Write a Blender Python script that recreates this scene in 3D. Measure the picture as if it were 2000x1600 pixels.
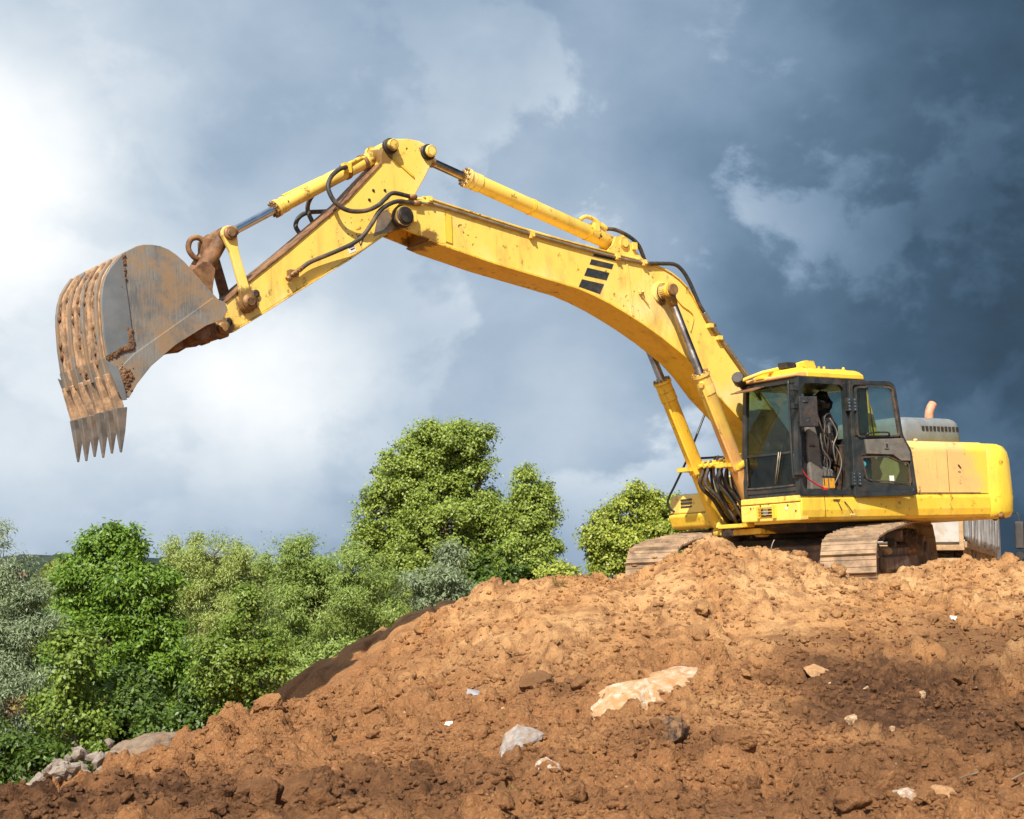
import bpy, bmesh, math, random
import numpy as np
from mathutils import Vector, Matrix, noise as mnoise

# ------------------------------------------------------------------ camera, sky, sun, exposure
scene = bpy.context.scene
for _o in list(bpy.data.objects):
    bpy.data.objects.remove(_o)
R = math.radians
CAM_Z = 0.25
cam_d = bpy.data.cameras.new("camera")
cam = bpy.data.objects.new("camera", cam_d)
scene.collection.objects.link(cam)
cam.location = (0, 0, CAM_Z)
cam.rotation_euler = (R(90) + math.atan(315 / 3000), 0, 0)
cam_d.sensor_width = 36
cam_d.lens = 54
cam_d.clip_start = 0.1
cam_d.clip_end = 9000
cam_d.dof.use_dof = True
cam_d.dof.focus_distance = 18.5
cam_d.dof.aperture_fstop = 5.0
scene.camera = cam

SUN_AZ = 16.0      # degrees to the left of straight behind the camera
SUN_EL = 45.0
sun_dir = Vector((-math.sin(R(SUN_AZ)) * math.cos(R(SUN_EL)), -math.cos(R(SUN_AZ)) * math.cos(R(SUN_EL)), math.sin(R(SUN_EL))))
sd = bpy.data.lights.new("sun", 'SUN')
sd.energy = 5.0
sd.angle = R(0.55)
sd.color = (1.0, 0.93, 0.81)
sun = bpy.data.objects.new("sun", sd)
scene.collection.objects.link(sun)
sun.rotation_euler = sun_dir.to_track_quat('Z', 'Y').to_euler()

scene.view_settings.view_transform = 'Standard'
scene.view_settings.look = 'None'
scene.view_settings.exposure = 0.50
scene.view_settings.gamma = 1.0
scene.view_settings.use_curve_mapping = False

def build_world():
    w = bpy.data.worlds.new("World")
    scene.world = w
    w.use_nodes = True
    nt = w.node_tree
    nt.nodes.clear()
    N = nt.nodes.new
    L = nt.links.new
    def val(x):
        return x
    def math_(op, a, b=None, clamp=False):
        n = N('ShaderNodeMath'); n.operation = op; n.use_clamp = clamp
        for i, x in enumerate((a, b)):
            if x is None: continue
            if isinstance(x, (int, float)): n.inputs[i].default_value = x
            else: L(x, n.inputs[i])
        return n.outputs[0]
    def mix(fac, a, b, bt='MIX'):
        n = N('ShaderNodeMix'); n.data_type = 'RGBA'; n.blend_type = bt
        for i, x in ((0, fac), (6, a), (7, b)):
            if isinstance(x, (int, float)): n.inputs[i].default_value = x
            elif isinstance(x, tuple): n.inputs[i].default_value = (*x, 1)
            else: L(x, n.inputs[i])
        return n.outputs[2]
    def smooth(x, a, b):
        n = N('ShaderNodeMapRange'); n.interpolation_type = 'SMOOTHSTEP'
        L(x, n.inputs[0]); n.inputs[1].default_value = a; n.inputs[2].default_value = b
        return n.outputs[0]
    tc = N('ShaderNodeTexCoord')
    nrm = N('ShaderNodeVectorMath'); nrm.operation = 'NORMALIZE'
    L(tc.outputs['Generated'], nrm.inputs[0])
    d = nrm.outputs[0]
    # clear air
    sky = N('ShaderNodeTexSky'); sky.sky_type = 'NISHITA'; sky.sun_disc = False
    sky.sun_elevation = R(SUN_EL)
    sky.sun_rotation = R(180 + SUN_AZ)
    clear = N('ShaderNodeVectorMath'); clear.operation = 'SCALE'
    L(sky.outputs[0], clear.inputs[0]); clear.inputs[3].default_value = 0.10
    # a lobe of light around a compass direction / height
    def lobe(az, el, k):
        v = (math.sin(R(az)) * math.cos(R(el)), math.cos(R(az)) * math.cos(R(el)), math.sin(R(el)))
        n = N('ShaderNodeVectorMath'); n.operation = 'DOT_PRODUCT'
        L(d, n.inputs[0]); n.inputs[1].default_value = v
        return math_('POWER', 2.718281828, math_('MULTIPLY', math_('SUBTRACT', n.outputs['Value'], 1.0), k))
    # warped cloud noise
    def noise(scale, detail, rough, zs=1.6, off=(0, 0, 0), warp=0.0, dist=0.0):
        mp = N('ShaderNodeMapping'); mp.inputs['Scale'].default_value = (1, 1, zs); mp.inputs['Location'].default_value = off
        mp.inputs['Rotation'].default_value = (0, R(-14), 0)
        L(d, mp.inputs[0])
        n = N('ShaderNodeTexNoise'); n.inputs['Scale'].default_value = scale; n.inputs['Detail'].default_value = detail
        n.inputs['Roughness'].default_value = rough; n.inputs['Distortion'].default_value = dist
        L(mp.outputs[0], n.inputs['Vector'])
        return n.outputs[0]
    big = noise(4.6, 5, .5, 1.3, SKY_OFF1, dist=.15)
    mid = noise(11.0, 8, .55, 1.3, SKY_OFF2, dist=.1)
    puff = noise(7.0, 10, .58, 1.25, SKY_OFF3, dist=.2)
    sep = N('ShaderNodeSeparateXYZ'); L(d, sep.inputs[0])
    # storm to the right, bright cloud to the left, levelling off beyond the picture
    side = math_('ADD', .60, math_('MULTIPLY', smooth(sep.outputs[0], .02, .36), -.42))
    side = math_('ADD', side, math_('MULTIPLY', smooth(math_('MULTIPLY', sep.outputs[0], -1.0), .04, .42), .16))
    b = math_('ADD', side, math_('MULTIPLY', math_('SUBTRACT', big, .5), .52))
    b = math_('ADD', b, math_('MULTIPLY', math_('SUBTRACT', mid, .5), .24))
    pm = math_('ADD', math_('ADD', .25, math_('MULTIPLY', lobe(5, 13.5, 160), 1.1)), math_('ADD', math_('MULTIPLY', lobe(5.5, 6.5, 300), .9), math_('MULTIPLY', lobe(17, 12, 200), .15)))
    b = math_('ADD', b, math_('MULTIPLY', math_('MULTIPLY', math_('SUBTRACT', smooth(puff, .49, .57), .35), pm), .20))
    b = math_('ADD', b, math_('MULTIPLY', smooth(math_('MULTIPLY', sep.outputs[2], -1.0), -.085, -.02), -.10))   # even grey-blue band above the horizon
    for az, el, k, amt in SKY_LOBES:
        b = math_('ADD', b, math_('MULTIPLY', lobe(az, el, k), amt))
    ramp = N('ShaderNodeValToRGB')
    L(b, ramp.inputs[0])
    cr = ramp.color_ramp
    cr.interpolation = 'B_SPLINE'
    for i, (p, c) in enumerate(SKY_RAMP):
        e = cr.elements[i] if i < 2 else cr.elements.new(p)
        e.position = p
        e.color = (*c, 1)
    # break in the cloud behind the camera where the sun comes through
    cover = smooth(math_('ADD', sep.outputs[1], math_('MULTIPLY', math_('SUBTRACT', mid, .5), .8)), -.75, -.05)
    col = mix(cover, clear.outputs[0], ramp.outputs[0])
    bg = N('ShaderNodeBackground'); bg.inputs[1].default_value = 1.0
    L(col, bg.inputs[0])
    out = N('ShaderNodeOutputWorld'); L(bg.outputs[0], out.inputs[0])

SKY_OFF1 = (3.1, .4, 1.2)
SKY_OFF2 = (.7, 2.4, 5.2)
SKY_OFF3 = (4.4, 1.1, .3)
# compass azimuth, elevation, tightness, amount
SKY_LOBES = [(-19, 15, 300, .26), (-9.3, 7.6, 420, .24), (-20, 10, 120, .14), (5, 13.5, 160, .09), (5, 6.5, 260, .10), (21, 21, 60, -.12),
             (-4, 22, 60, -.07), (-19, 23, 300, -.12), (12, 9, 200, -.06)]
SKY_RAMP = [(0.0, (0.0245, 0.0413, 0.0603)), (0.14, (0.0344, 0.0665, 0.1071)), (0.3, (0.0836, 0.144, 0.2178)), (0.45, (0.1759, 0.2511, 0.3507)), (0.6, (0.2797, 0.355, 0.4457)), (0.74, (0.4034, 0.4703, 0.5432)), (0.87, (0.5432, 0.5934, 0.6342)), (1.0, (0.76, 0.77, 0.78))]
build_world()

# ------------------------------------------------------------------ helpers
col = scene.collection
rng = random.Random(7)
nrg = np.random.default_rng(11)

def tag(o, label=None, cat=None, group=None, kind=None):
    if label: o['label'] = label
    if cat: o['category'] = cat
    if group: o['group'] = group
    if kind: o['kind'] = kind
    return o

def empty(name, loc=(0, 0, 0), rot=(0, 0, 0), parent=None):
    o = bpy.data.objects.new(name, None)
    col.objects.link(o)
    o.location = loc
    o.rotation_euler = rot
    o.empty_display_size = .2
    if parent: o.parent = parent
    return o

class MB:
    """collects simple solids into one mesh"""
    def __init__(s):
        s.v = []; s.f = []; s.sm = []
    def add(s, verts, faces, smooth=False):
        n = len(s.v)
        s.v += [tuple(p) for p in verts]
        for f in faces:
            s.f.append(tuple(i + n for i in f)); s.sm.append(smooth)
        return s
    def box(s, lo, hi, m=None):
        x0, y0, z0 = lo; x1, y1, z1 = hi
        v = [Vector(p) for p in ((x0, y0, z0), (x1, y0, z0), (x1, y1, z0), (x0, y1, z0), (x0, y0, z1), (x1, y0, z1), (x1, y1, z1), (x0, y1, z1))]
        if m is not None: v = [m @ p for p in v]
        return s.add(v, [(0, 3, 2, 1), (4, 5, 6, 7), (0, 1, 5, 4), (1, 2, 6, 5), (2, 3, 7, 6), (3, 0, 4, 7)])
    def prism(s, prof, a, b, axis='y'):
        """prof: 2D outline (F,Z) extruded across y from a to b (axis y), or (L,Z) across x, or (F,L) across z"""
        n = len(prof)
        ar = sum(prof[i][0] * prof[(i + 1) % n][1] - prof[(i + 1) % n][0] * prof[i][1] for i in range(n))
        pr = list(prof)
        flip = (ar > 0) != (a < b)
        if axis == 'y': mk = lambda p, t: (p[0], t, p[1]); flip = not flip
        elif axis == 'x': mk = lambda p, t: (t, p[0], p[1])
        else: mk = lambda p, t: (p[0], p[1], t)
        v = [mk(p, a) for p in pr] + [mk(p, b) for p in pr]
        f = [tuple(range(n - 1, -1, -1)), tuple(range(n, 2 * n))] + [(i, (i + 1) % n, n + (i + 1) % n, n + i) for i in range(n)]
        if flip: f = [tuple(reversed(q)) for q in f]
        return s.add(v, f)
    def cyl(s, p0, p1, r0, r1=None, seg=20, caps=True):
        p0 = Vector(p0); p1 = Vector(p1); r1 = r0 if r1 is None else r1
        ax = (p1 - p0).normalized()
        u = ax.orthogonal().normalized(); w = ax.cross(u)
        v = []
        for p, r in ((p0, r0), (p1, r1)):
            for i in range(seg):
                t = 2 * math.pi * i / seg
                v.append(p + (u * math.cos(t) + w * math.sin(t)) * r)
        s.add(v, [(i, (i + 1) % seg, seg + (i + 1) % seg, seg + i) for i in range(seg)], True)
        if caps:
            s.add(v[:seg], [tuple(range(seg - 1, -1, -1))]); s.add(v[seg:], [tuple(range(seg))])
        return s
    def rings(s, axis0, axis1, prof, seg=24):
        """lathe: prof = [(t along axis in metres, radius)]"""
        p0 = Vector(axis0); ax = (Vector(axis1) - p0).normalized()
        for (t0, r0), (t1, r1) in zip(prof, prof[1:]):
            if abs(t1 - t0) < 1e-6: t1 = t0 + 1e-4
            s.cyl(p0 + ax * t0, p0 + ax * t1, max(r0, 1e-3), max(r1, 1e-3), seg, False)
        t, r = prof[0]; s.cyl(p0 + ax * t, p0 + ax * (t + 1e-4), r, r, seg)
        t, r = prof[-1]; s.cyl(p0 + ax * (t - 1e-4), p0 + ax * t, r, r, seg)
        return s
    def tube(s, pts, r, seg=8, sub=6, closed=False, caps=True):
        P = [Vector(p) for p in pts]
        if sub > 1 and len(P) > 2:
            Q = []
            n = len(P)
            for i in range(n - 1):
                a = P[max(i - 1, 0)]; b = P[i]; c = P[i + 1]; e = P[min(i + 2, n - 1)]
                for k in range(sub):
                    t = k / sub
                    Q.append(0.5 * ((2 * b) + (c - a) * t + (2 * a - 5 * b + 4 * c - e) * t * t + (3 * b - a - 3 * c + e) * t ** 3))
            Q.append(P[-1]); P = Q
        v = []; n = len(P); up = None
        rr = r if isinstance(r, (list, tuple)) else None
        for i in range(n):
            tg = (P[min(i + 1, n - 1)] - P[max(i - 1, 0)]).normalized()
            if up is None: up = tg.orthogonal().normalized()
            up = (up - tg * up.dot(tg)).normalized()
            w = tg.cross(up)
            ri = (rr[0] + (rr[1] - rr[0]) * i / (n - 1)) if rr else r
            for k in range(seg):
                a = 2 * math.pi * k / seg
                v.append(P[i] + (up * math.cos(a) + w * math.sin(a)) * ri)
        f = []
        for i in range(n - 1):
            for k in range(seg):
                f.append((i * seg + k, i * seg + (k + 1) % seg, (i + 1) * seg + (k + 1) % seg, (i + 1) * seg + k))
        s.add(v, f, True)
        if caps:
            s.add(v[:seg], [tuple(range(seg - 1, -1, -1))]); s.add(v[-seg:], [tuple(range(seg))])
        return s
    def strip(s, line, a, b, th):
        """a plate of thickness th following a (F,Z) polyline, from y=a to y=b; th>0 grows to the left of the line"""
        n = len(line); o = []
        for i in range(n):
            p = Vector(line[i]); q0 = Vector(line[max(i - 1, 0)]); q1 = Vector(line[min(i + 1, n - 1)])
            t = (q1 - q0).normalized(); o.append((p.x - t.y * th, p.y + t.x * th))
        v = []
        for y in (a, b):
            v += [(p[0], y, p[1]) for p in line] + [(p[0], y, p[1]) for p in o]
        f = []
        for i in range(n - 1):
            i2 = i + 1
            f += [(i, i2, 2 * n + i2, 2 * n + i), (n + i, 3 * n + i, 3 * n + i2, n + i2), (i, n + i, n + i2, i2), (2 * n + i, 2 * n + i2, 3 * n + i2, 3 * n + i)]
        f += [(0, 2 * n, 3 * n, n), (n - 1, 2 * n - 1, 4 * n - 1, 3 * n - 1)]
        return s.add(v, f)
    def build(s, name, mat, parent=None, bevel=0.0, segs=2, recalc=True):
        me = bpy.data.meshes.new(name)
        me.from_pydata([tuple(p) for p in s.v], [], s.f)
        me.polygons.foreach_set('use_smooth', s.sm)
        if recalc:
            bm = bmesh.new(); bm.from_mesh(me)
            bmesh.ops.remove_doubles(bm, verts=bm.verts, dist=1e-5)
            bmesh.ops.recalc_face_normals(bm, faces=bm.faces)
            bm.to_mesh(me); bm.free()
        me.materials.append(mat)
        o = bpy.data.objects.new(name, me)
        col.objects.link(o)
        if parent: o.parent = parent
        if bevel:
            m = o.modifiers.new('bevel', 'BEVEL'); m.width = bevel; m.segments = segs; m.limit_method = 'ANGLE'; m.angle_limit = R(40)
        return o

# ------------------------------------------------------------------ materials
class Mat:
    def __init__(s, name):
        s.m = bpy.data.materials.new(name); s.m.use_nodes = True
        s.nt = s.m.node_tree; s.nt.nodes.clear()
        s.out = s.nt.nodes.new('ShaderNodeOutputMaterial')
        s.b = s.nt.nodes.new('ShaderNodeBsdfPrincipled')
        s.nt.links.new(s.b.outputs[0], s.out.inputs[0])
    def n(s, t, **kw):
        k = s.nt.nodes.new(t)
        for a, v in kw.items(): setattr(k, a, v)
        return k
    def l(s, a, b): s.nt.links.new(a, b)
    def coord(s, kind='Object', scale=(1, 1, 1), rot=(0, 0, 0)):
        t = s.n('ShaderNodeTexCoord')
        mp = s.n('ShaderNodeMapping'); mp.inputs['Scale'].default_value = scale; mp.inputs['Rotation'].default_value = rot
        s.l(t.outputs[kind], mp.inputs[0]); return mp.outputs[0]
    def noise(s, vec, scale, detail=5, rough=.55, dist=0):
        k = s.n('ShaderNodeTexNoise'); k.inputs['Scale'].default_value = scale; k.inputs['Detail'].default_value = detail
        k.inputs['Roughness'].default_value = rough; k.inputs['Distortion'].default_value = dist
        s.l(vec, k.inputs['Vector']); return k.outputs[0]
    def rng(s, x, a, b, lo=0., hi=1.):
        k = s.n('ShaderNodeMapRange'); k.interpolation_type = 'SMOOTHSTEP'
        s.l(x, k.inputs[0]); k.inputs[1].default_value = a; k.inputs[2].default_value = b; k.inputs[3].default_value = lo; k.inputs[4].default_value = hi
        return k.outputs[0]
    def math(s, op, a, b):
        k = s.n('ShaderNodeMath', operation=op)
        for i, x in enumerate((a, b)):
            if isinstance(x, (int, float)): k.inputs[i].default_value = x
            else: s.l(x, k.inputs[i])
        return k.outputs[0]
    def mix(s, fac, a, b, bt='MIX'):
        k = s.n('ShaderNodeMix', data_type='RGBA', blend_type=bt)
        for i, x in ((0, fac), (6, a), (7, b)):
            if isinstance(x, (int, float)): k.inputs[i].default_value = x
            elif isinstance(x, tuple): k.inputs[i].default_value = (*x, 1)
            else: s.l(x, k.inputs[i])
        return k.outputs[2]
    def bump(s, h, strength, dist=.01):
        k = s.n('ShaderNodeBump'); k.inputs['Strength'].default_value = strength; k.inputs['Distance'].default_value = dist
        s.l(h, k.inputs['Height']); s.l(k.outputs[0], s.b.inputs['Normal'])
    def set(s, **kw):
        names = dict(color='Base Color', rough='Roughness', metal='Metallic', spec='Specular IOR Level', coat='Coat Weight', trans='Transmission Weight')
        for a, v in kw.items():
            i = s.b.inputs[names[a]]
            if isinstance(v, tuple): i.default_value = (*v, 1)
            elif isinstance(v, (int, float)): i.default_value = v
            else: s.l(v, i)
        return s

WEAR = [(9.28, 3.42, .30), (8.97, 3.70, .24), (7.02, 4.80, .26), (7.10, 5.62, .20), (2.85, 4.14, .16), (6.55, 4.66, .22)]
def worn_paint(name, base, faded, fade=(.45, .7), chips=.69, dirt=(.22, .12, .05), dirt_amt=.35, rough=.34, rust=(.10, .035, .012)):
    M = Mat(name)
    c = M.coord()
    big = M.noise(c, .9, 4, .5)
    c2 = M.mix(M.rng(big, fade[0], fade[1]), base, faded)
    fine = M.noise(c, 14, 6, .6)
    c2 = M.mix(M.rng(fine, .35, .75, 0, .18), c2, tuple(x * .75 for x in base))
    # dust and grime
    cs = M.coord(scale=(1, 1, .35))
    g = M.noise(cs, 3.2, 7, .62, .3)
    c2 = M.mix(M.rng(g, .48, .72, 0, dirt_amt), c2, dirt)
    rn = M.noise(M.coord(scale=(7, 7, .5)), 4.0, 6, .7, .2)
    c2 = M.mix(M.math('MULTIPLY', M.rng(rn, .56, .72, 0, .55), M.rng(M.noise(c, 1.3, 3, .5), .46, .62)), c2, (.20, .09, .03))
    sp = M.noise(M.coord(scale=(1.2, 8, 12), rot=(0, R(12), 0)), 5.0, 6, .7)
    c2 = M.mix(M.math('MULTIPLY', M.rng(sp, .62, .70, 0, .7), M.rng(M.noise(c, 1.9, 3, .5), .50, .62)), c2, (.13, .06, .025))
    # chips: flakes, and wear on the edges
    ge = M.n('ShaderNodeNewGeometry'); bv = M.n('ShaderNodeBevel'); bv.samples = 4; bv.inputs[0].default_value = .022
    dt = M.n('ShaderNodeVectorMath', operation='DOT_PRODUCT'); M.l(bv.outputs[0], dt.inputs[0]); M.l(ge.outputs['Normal'], dt.inputs[1])
    e = M.math('SUBTRACT', 1.0, dt.outputs['Value'])
    edge = M.rng(M.math('ADD', e, M.math('MULTIPLY', M.math('SUBTRACT', M.noise(c, 6.5, 7, .72), .55), .9)), .03, .12)
    fl = M.rng(M.math('ADD', M.noise(c, 16, 6, .6), M.math('MULTIPLY', M.math('SUBTRACT', M.noise(c, 1.7, 2, .5), .5), .45)), chips, chips + .025)
    # bare rusty steel around the pivots, where pins and dirt rub
    tx = M.n('ShaderNodeTexCoord')
    for cx, cz, rad in WEAR:
        sx = M.n('ShaderNodeSeparateXYZ'); M.l(tx.outputs['Object'], sx.inputs[0])
        dx = M.math('SUBTRACT', sx.outputs[0], cx); dz = M.math('SUBTRACT', sx.outputs[2], cz)
        q = M.math('SQRT', M.math('ADD', M.math('MULTIPLY', dx, dx), M.math('MULTIPLY', dz, dz)), 0)
        q = M.math('ADD', M.math('DIVIDE', q, rad), M.math('MULTIPLY', M.math('SUBTRACT', M.noise(c, 7, 7, .7), .5), 1.9))
        fl = M.math('MAXIMUM', fl, M.rng(q, .45, .75, .85, 0))
    w = M.math('MAXIMUM', M.math('MULTIPLY', edge, .75), fl)
    c2 = M.mix(w, c2, rust)
    M.set(color=c2, rough=M.rng(fine, .2, .8, rough - .08, rough + .22), spec=.5)
    M.bump(M.math('ADD', M.math('MULTIPLY', M.noise(c, 3, 3, .5), .6), M.math('MULTIPLY', fine, .12)), .12, .02)
    return M.m

def house_paint():
    m = worn_paint('faded_orange_paint_house', (.82, .50, .19), (.86, .59, .20), fade=(.45, .65), dirt_amt=.25, chips=.80)
    nt = m.node_tree
    b = [n for n in nt.nodes if n.type == 'BSDF_PRINCIPLED'][0]
    src = b.inputs['Base Color'].links[0].from_socket
    tc = nt.nodes.new('ShaderNodeTexCoord'); sx = nt.nodes.new('ShaderNodeSeparateXYZ'); nt.links.new(tc.outputs['Object'], sx.inputs[0])
    ns = nt.nodes.new('ShaderNodeTexNoise'); ns.inputs['Scale'].default_value = 2.2; ns.inputs['Detail'].default_value = 3; nt.links.new(tc.outputs['Object'], ns.inputs['Vector'])
    ad = nt.nodes.new('ShaderNodeMath'); ad.operation = 'MULTIPLY_ADD'; nt.links.new(ns.outputs[0], ad.inputs[0]); ad.inputs[1].default_value = 1.4; nt.links.new(sx.outputs[0], ad.inputs[2])
    mr = nt.nodes.new('ShaderNodeMapRange'); mr.interpolation_type = 'SMOOTHSTEP'; nt.links.new(ad.outputs[0], mr.inputs[0])
    mr.inputs[1].default_value = -.95; mr.inputs[2].default_value = -1.5; mr.inputs[3].default_value = 0; mr.inputs[4].default_value = .9
    mx = nt.nodes.new('ShaderNodeMix'); mx.data_type = 'RGBA'; nt.links.new(mr.outputs[0], mx.inputs[0]); nt.links.new(src, mx.inputs[6]); mx.inputs[7].default_value = (.88, .63, .07, 1)
    nt.links.new(mx.outputs[2], b.inputs['Base Color'])
    return m
def simple(name, color, rough=.5, metal=0., var=.25, scale=12, bump=.1, dirt=None, dirt_amt=.4, spec=.5, bscale=60, world=False):
    M = Mat(name)
    c = M.n('ShaderNodeNewGeometry').outputs['Position'] if world else M.coord()
    n1 = M.noise(c, scale, 6, .6)
    cc = M.mix(M.rng(n1, .3, .7), tuple(x * (1 - var) for x in color), tuple(min(1, x * (1 + var)) for x in color))
    if dirt:
        cc = M.mix(M.rng(M.noise(c, 3.7, 7, .65, .4), .45, .68, 0, dirt_amt), cc, dirt)
    M.set(color=cc, rough=M.rng(n1, .2, .8, max(.02, rough - .1), min(1, rough + .12)), metal=metal, spec=spec)
    if bump: M.bump(M.noise(c, bscale, 4, .6), bump, .01)
    return M.m

DUST = (.36, .20, .095)
m_yellow = worn_paint('yellow_paint', (.91, .615, .115), (.92, .725, .31), dirt_amt=.38)
m_yellow2 = worn_paint('yellow_paint_fresh', (.88, .57, .055), (.89, .66, .16), fade=(.55, .8), dirt_amt=.32, chips=.74)
m_peach = worn_paint('faded_orange_paint', (.72, .41, .14), (.80, .56, .10), fade=(.48, .62), dirt_amt=.3, chips=.76)
m_cw = worn_paint('counterweight_paint', (.86, .60, .05), (.84, .60, .15), dirt_amt=.3, chips=.74)
m_house = house_paint()
m_cab = simple('cab_black_paint', (.022, .027, .029), .38, 0, .3, 6, .03, DUST, .10)
m_rubber = simple('rubber', (.035, .033, .032), .62, 0, .3, 20, .05, DUST, .3)
m_black = simple('black_plastic', (.018, .018, .019), .5, 0, .3, 30, .1, DUST, .1)
m_greyhood = simple('grey_hood_paint', (.19, .21, .22), .5, 0, .12, 5, .03, DUST, .12)
m_chrome = simple('chrome_rod', (.62, .64, .66), .12, 1.0, .1, 8, 0)
m_rodbrown = simple('oily_rod', (.34, .27, .22), .22, 1.0, .3, 5, .02, (.10, .05, .03), .5)
m_rust = simple('rusty_steel', (.18, .085, .04), .72, .15, .5, 9, .35, (.40, .22, .08), .55, bscale=40)
m_pin = simple('pin_steel', (.26, .14, .065), .55, .4, .4, 14, .2, (.45, .26, .07), .5)
m_dark = simple('greasy_dark', (.028, .021, .017), .55, .1, .5, 10, .3, DUST, .25)
m_pipe = simple('steel_pipe', (.30, .25, .19), .45, .5, .3, 8, .05, DUST, .5)
m_exhaust = simple('rusty_exhaust', (.45, .20, .10), .7, 0, .3, 14, .2, (.62, .36, .24), .6)
m_track = simple('dusty_track_steel', (.27, .18, .11), .8, .05, .45, 5, .5, (.46, .31, .18), .75, bscale=35, world=True)
m_mud = simple('damp_mud', (.15, .075, .035), .9, 0, .4, 12, .6, (.26, .15, .07), .5, bscale=40)
m_frame = simple('dusty_frame_steel', (.12, .085, .06), .8, .05, .4, 6, .4, DUST, .6)
m_seat = simple('seat_plastic_wrap', (.02, .019, .02), .28, 0, .4, 12, .5, bscale=14)
m_console = simple('console_grey', (.13, .12, .105), .6, 0, .2, 10, .1, DUST, .25)
m_red = simple('red_strap', (.55, .02, .03), .5, 0, .1, 10, 0)
m_decal = simple('black_decal', (.024, .03, .034), .5, 0, .25, 25, .02, DUST, .12)
m_white = simple('white_sticker', (.75, .73, .68), .5, 0, .1, 30, 0, DUST, .25)
m_teal = simple('teal_sticker', (.03, .32, .40), .5, 0, .1, 30, 0)
m_label = simple('amber_label', (.65, .30, .02), .5, 0, .2, 30, 0)

def glass(name, tint, rough=.02, dirt=.06):
    M = Mat(name)
    nt = M.nt
    tr = M.n('ShaderNodeBsdfTransparent'); tr.inputs[0].default_value = (*tint, 1)
    gl = M.n('ShaderNodeBsdfGlossy'); gl.inputs['Roughness'].default_value = rough
    lw = M.n('ShaderNodeLayerWeight'); lw.inputs[0].default_value = .5
    fr = M.rng(M.math('POWER', lw.outputs['Facing'], 3.0), 0, 1, .04, .75)
    mx = M.n('ShaderNodeMixShader'); M.l(fr, mx.inputs[0]); M.l(tr.outputs[0], mx.inputs[1]); M.l(gl.outputs[0], mx.inputs[2])
    df = M.n('ShaderNodeBsdfDiffuse'); df.inputs[0].default_value = (.30, .25, .18, 1)
    m2 = M.n('ShaderNodeMixShader')
    M.l(M.rng(M.noise(M.coord(), 3.5, 7, .7, .5), .35, .8, dirt * .3, dirt * 2.4), m2.inputs[0])
    M.l(mx.outputs[0], m2.inputs[1]); M.l(df.outputs[0], m2.inputs[2])
    M.l(m2.outputs[0], M.out.inputs[0])
    nt.nodes.remove(M.b)
    return M.m
m_glass = glass('cab_glass', (.62, .72, .66), dirt=.03)
m_glass_door = glass('door_glass', (.66, .78, .75), dirt=.03)
m_glass_dark = glass('lower_glass', (.40, .52, .46), dirt=.03)
m_mirror = simple('mirror_glass', (.8, .82, .84), .03, 1.0, .02, 2, 0)

def bucket_steel():
    M = Mat('worn_bucket_steel')
    c = M.coord()
    n1 = M.noise(c, 2.6, 6, .6, .4)
    base = M.mix(M.rng(n1, .35, .68), (.26, .245, .225), (.14, .14, .138))
    # long scratches
    sc = M.noise(M.coord(scale=(14, 14, .6), rot=(0, R(38), 0)), 8, 6, .65)
    base = M.mix(M.rng(sc, .48, .66, 0, .55), base, (.38, .32, .24))
    s2 = M.noise(M.coord(scale=(16, 16, .8), rot=(0, R(-30), 0)), 7, 6, .65)
    base = M.mix(M.rng(s2, .52, .66, 0, .5), base, (.11, .105, .10))
    d = M.noise(c, 3.4, 8, .66, .6)
    base = M.mix(M.rng(d, .38, .62, 0, .85), base, (.31, .20, .11))
    M.set(color=base, rough=M.rng(d, .4, .65, .4, .9), metal=.25)
    M.bump(M.noise(c, 30, 5, .65), .2, .01)
    return M.m
m_bucket = bucket_steel()
m_bucket_clean = simple('polished_wear_steel', (.20, .21, .215), .42, .35, .15, 3, .06, (.27, .18, .10), .2)
m_bucket_dirty = simple('dirt_caked_steel', (.40, .25, .145), .88, .0, .45, 9, .8, (.15, .115, .09), .75, bscale=25)
m_tooth = simple('tooth_steel', (.17, .155, .14), .5, .35, .25, 8, .15, (.34, .21, .12), .5)
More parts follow.
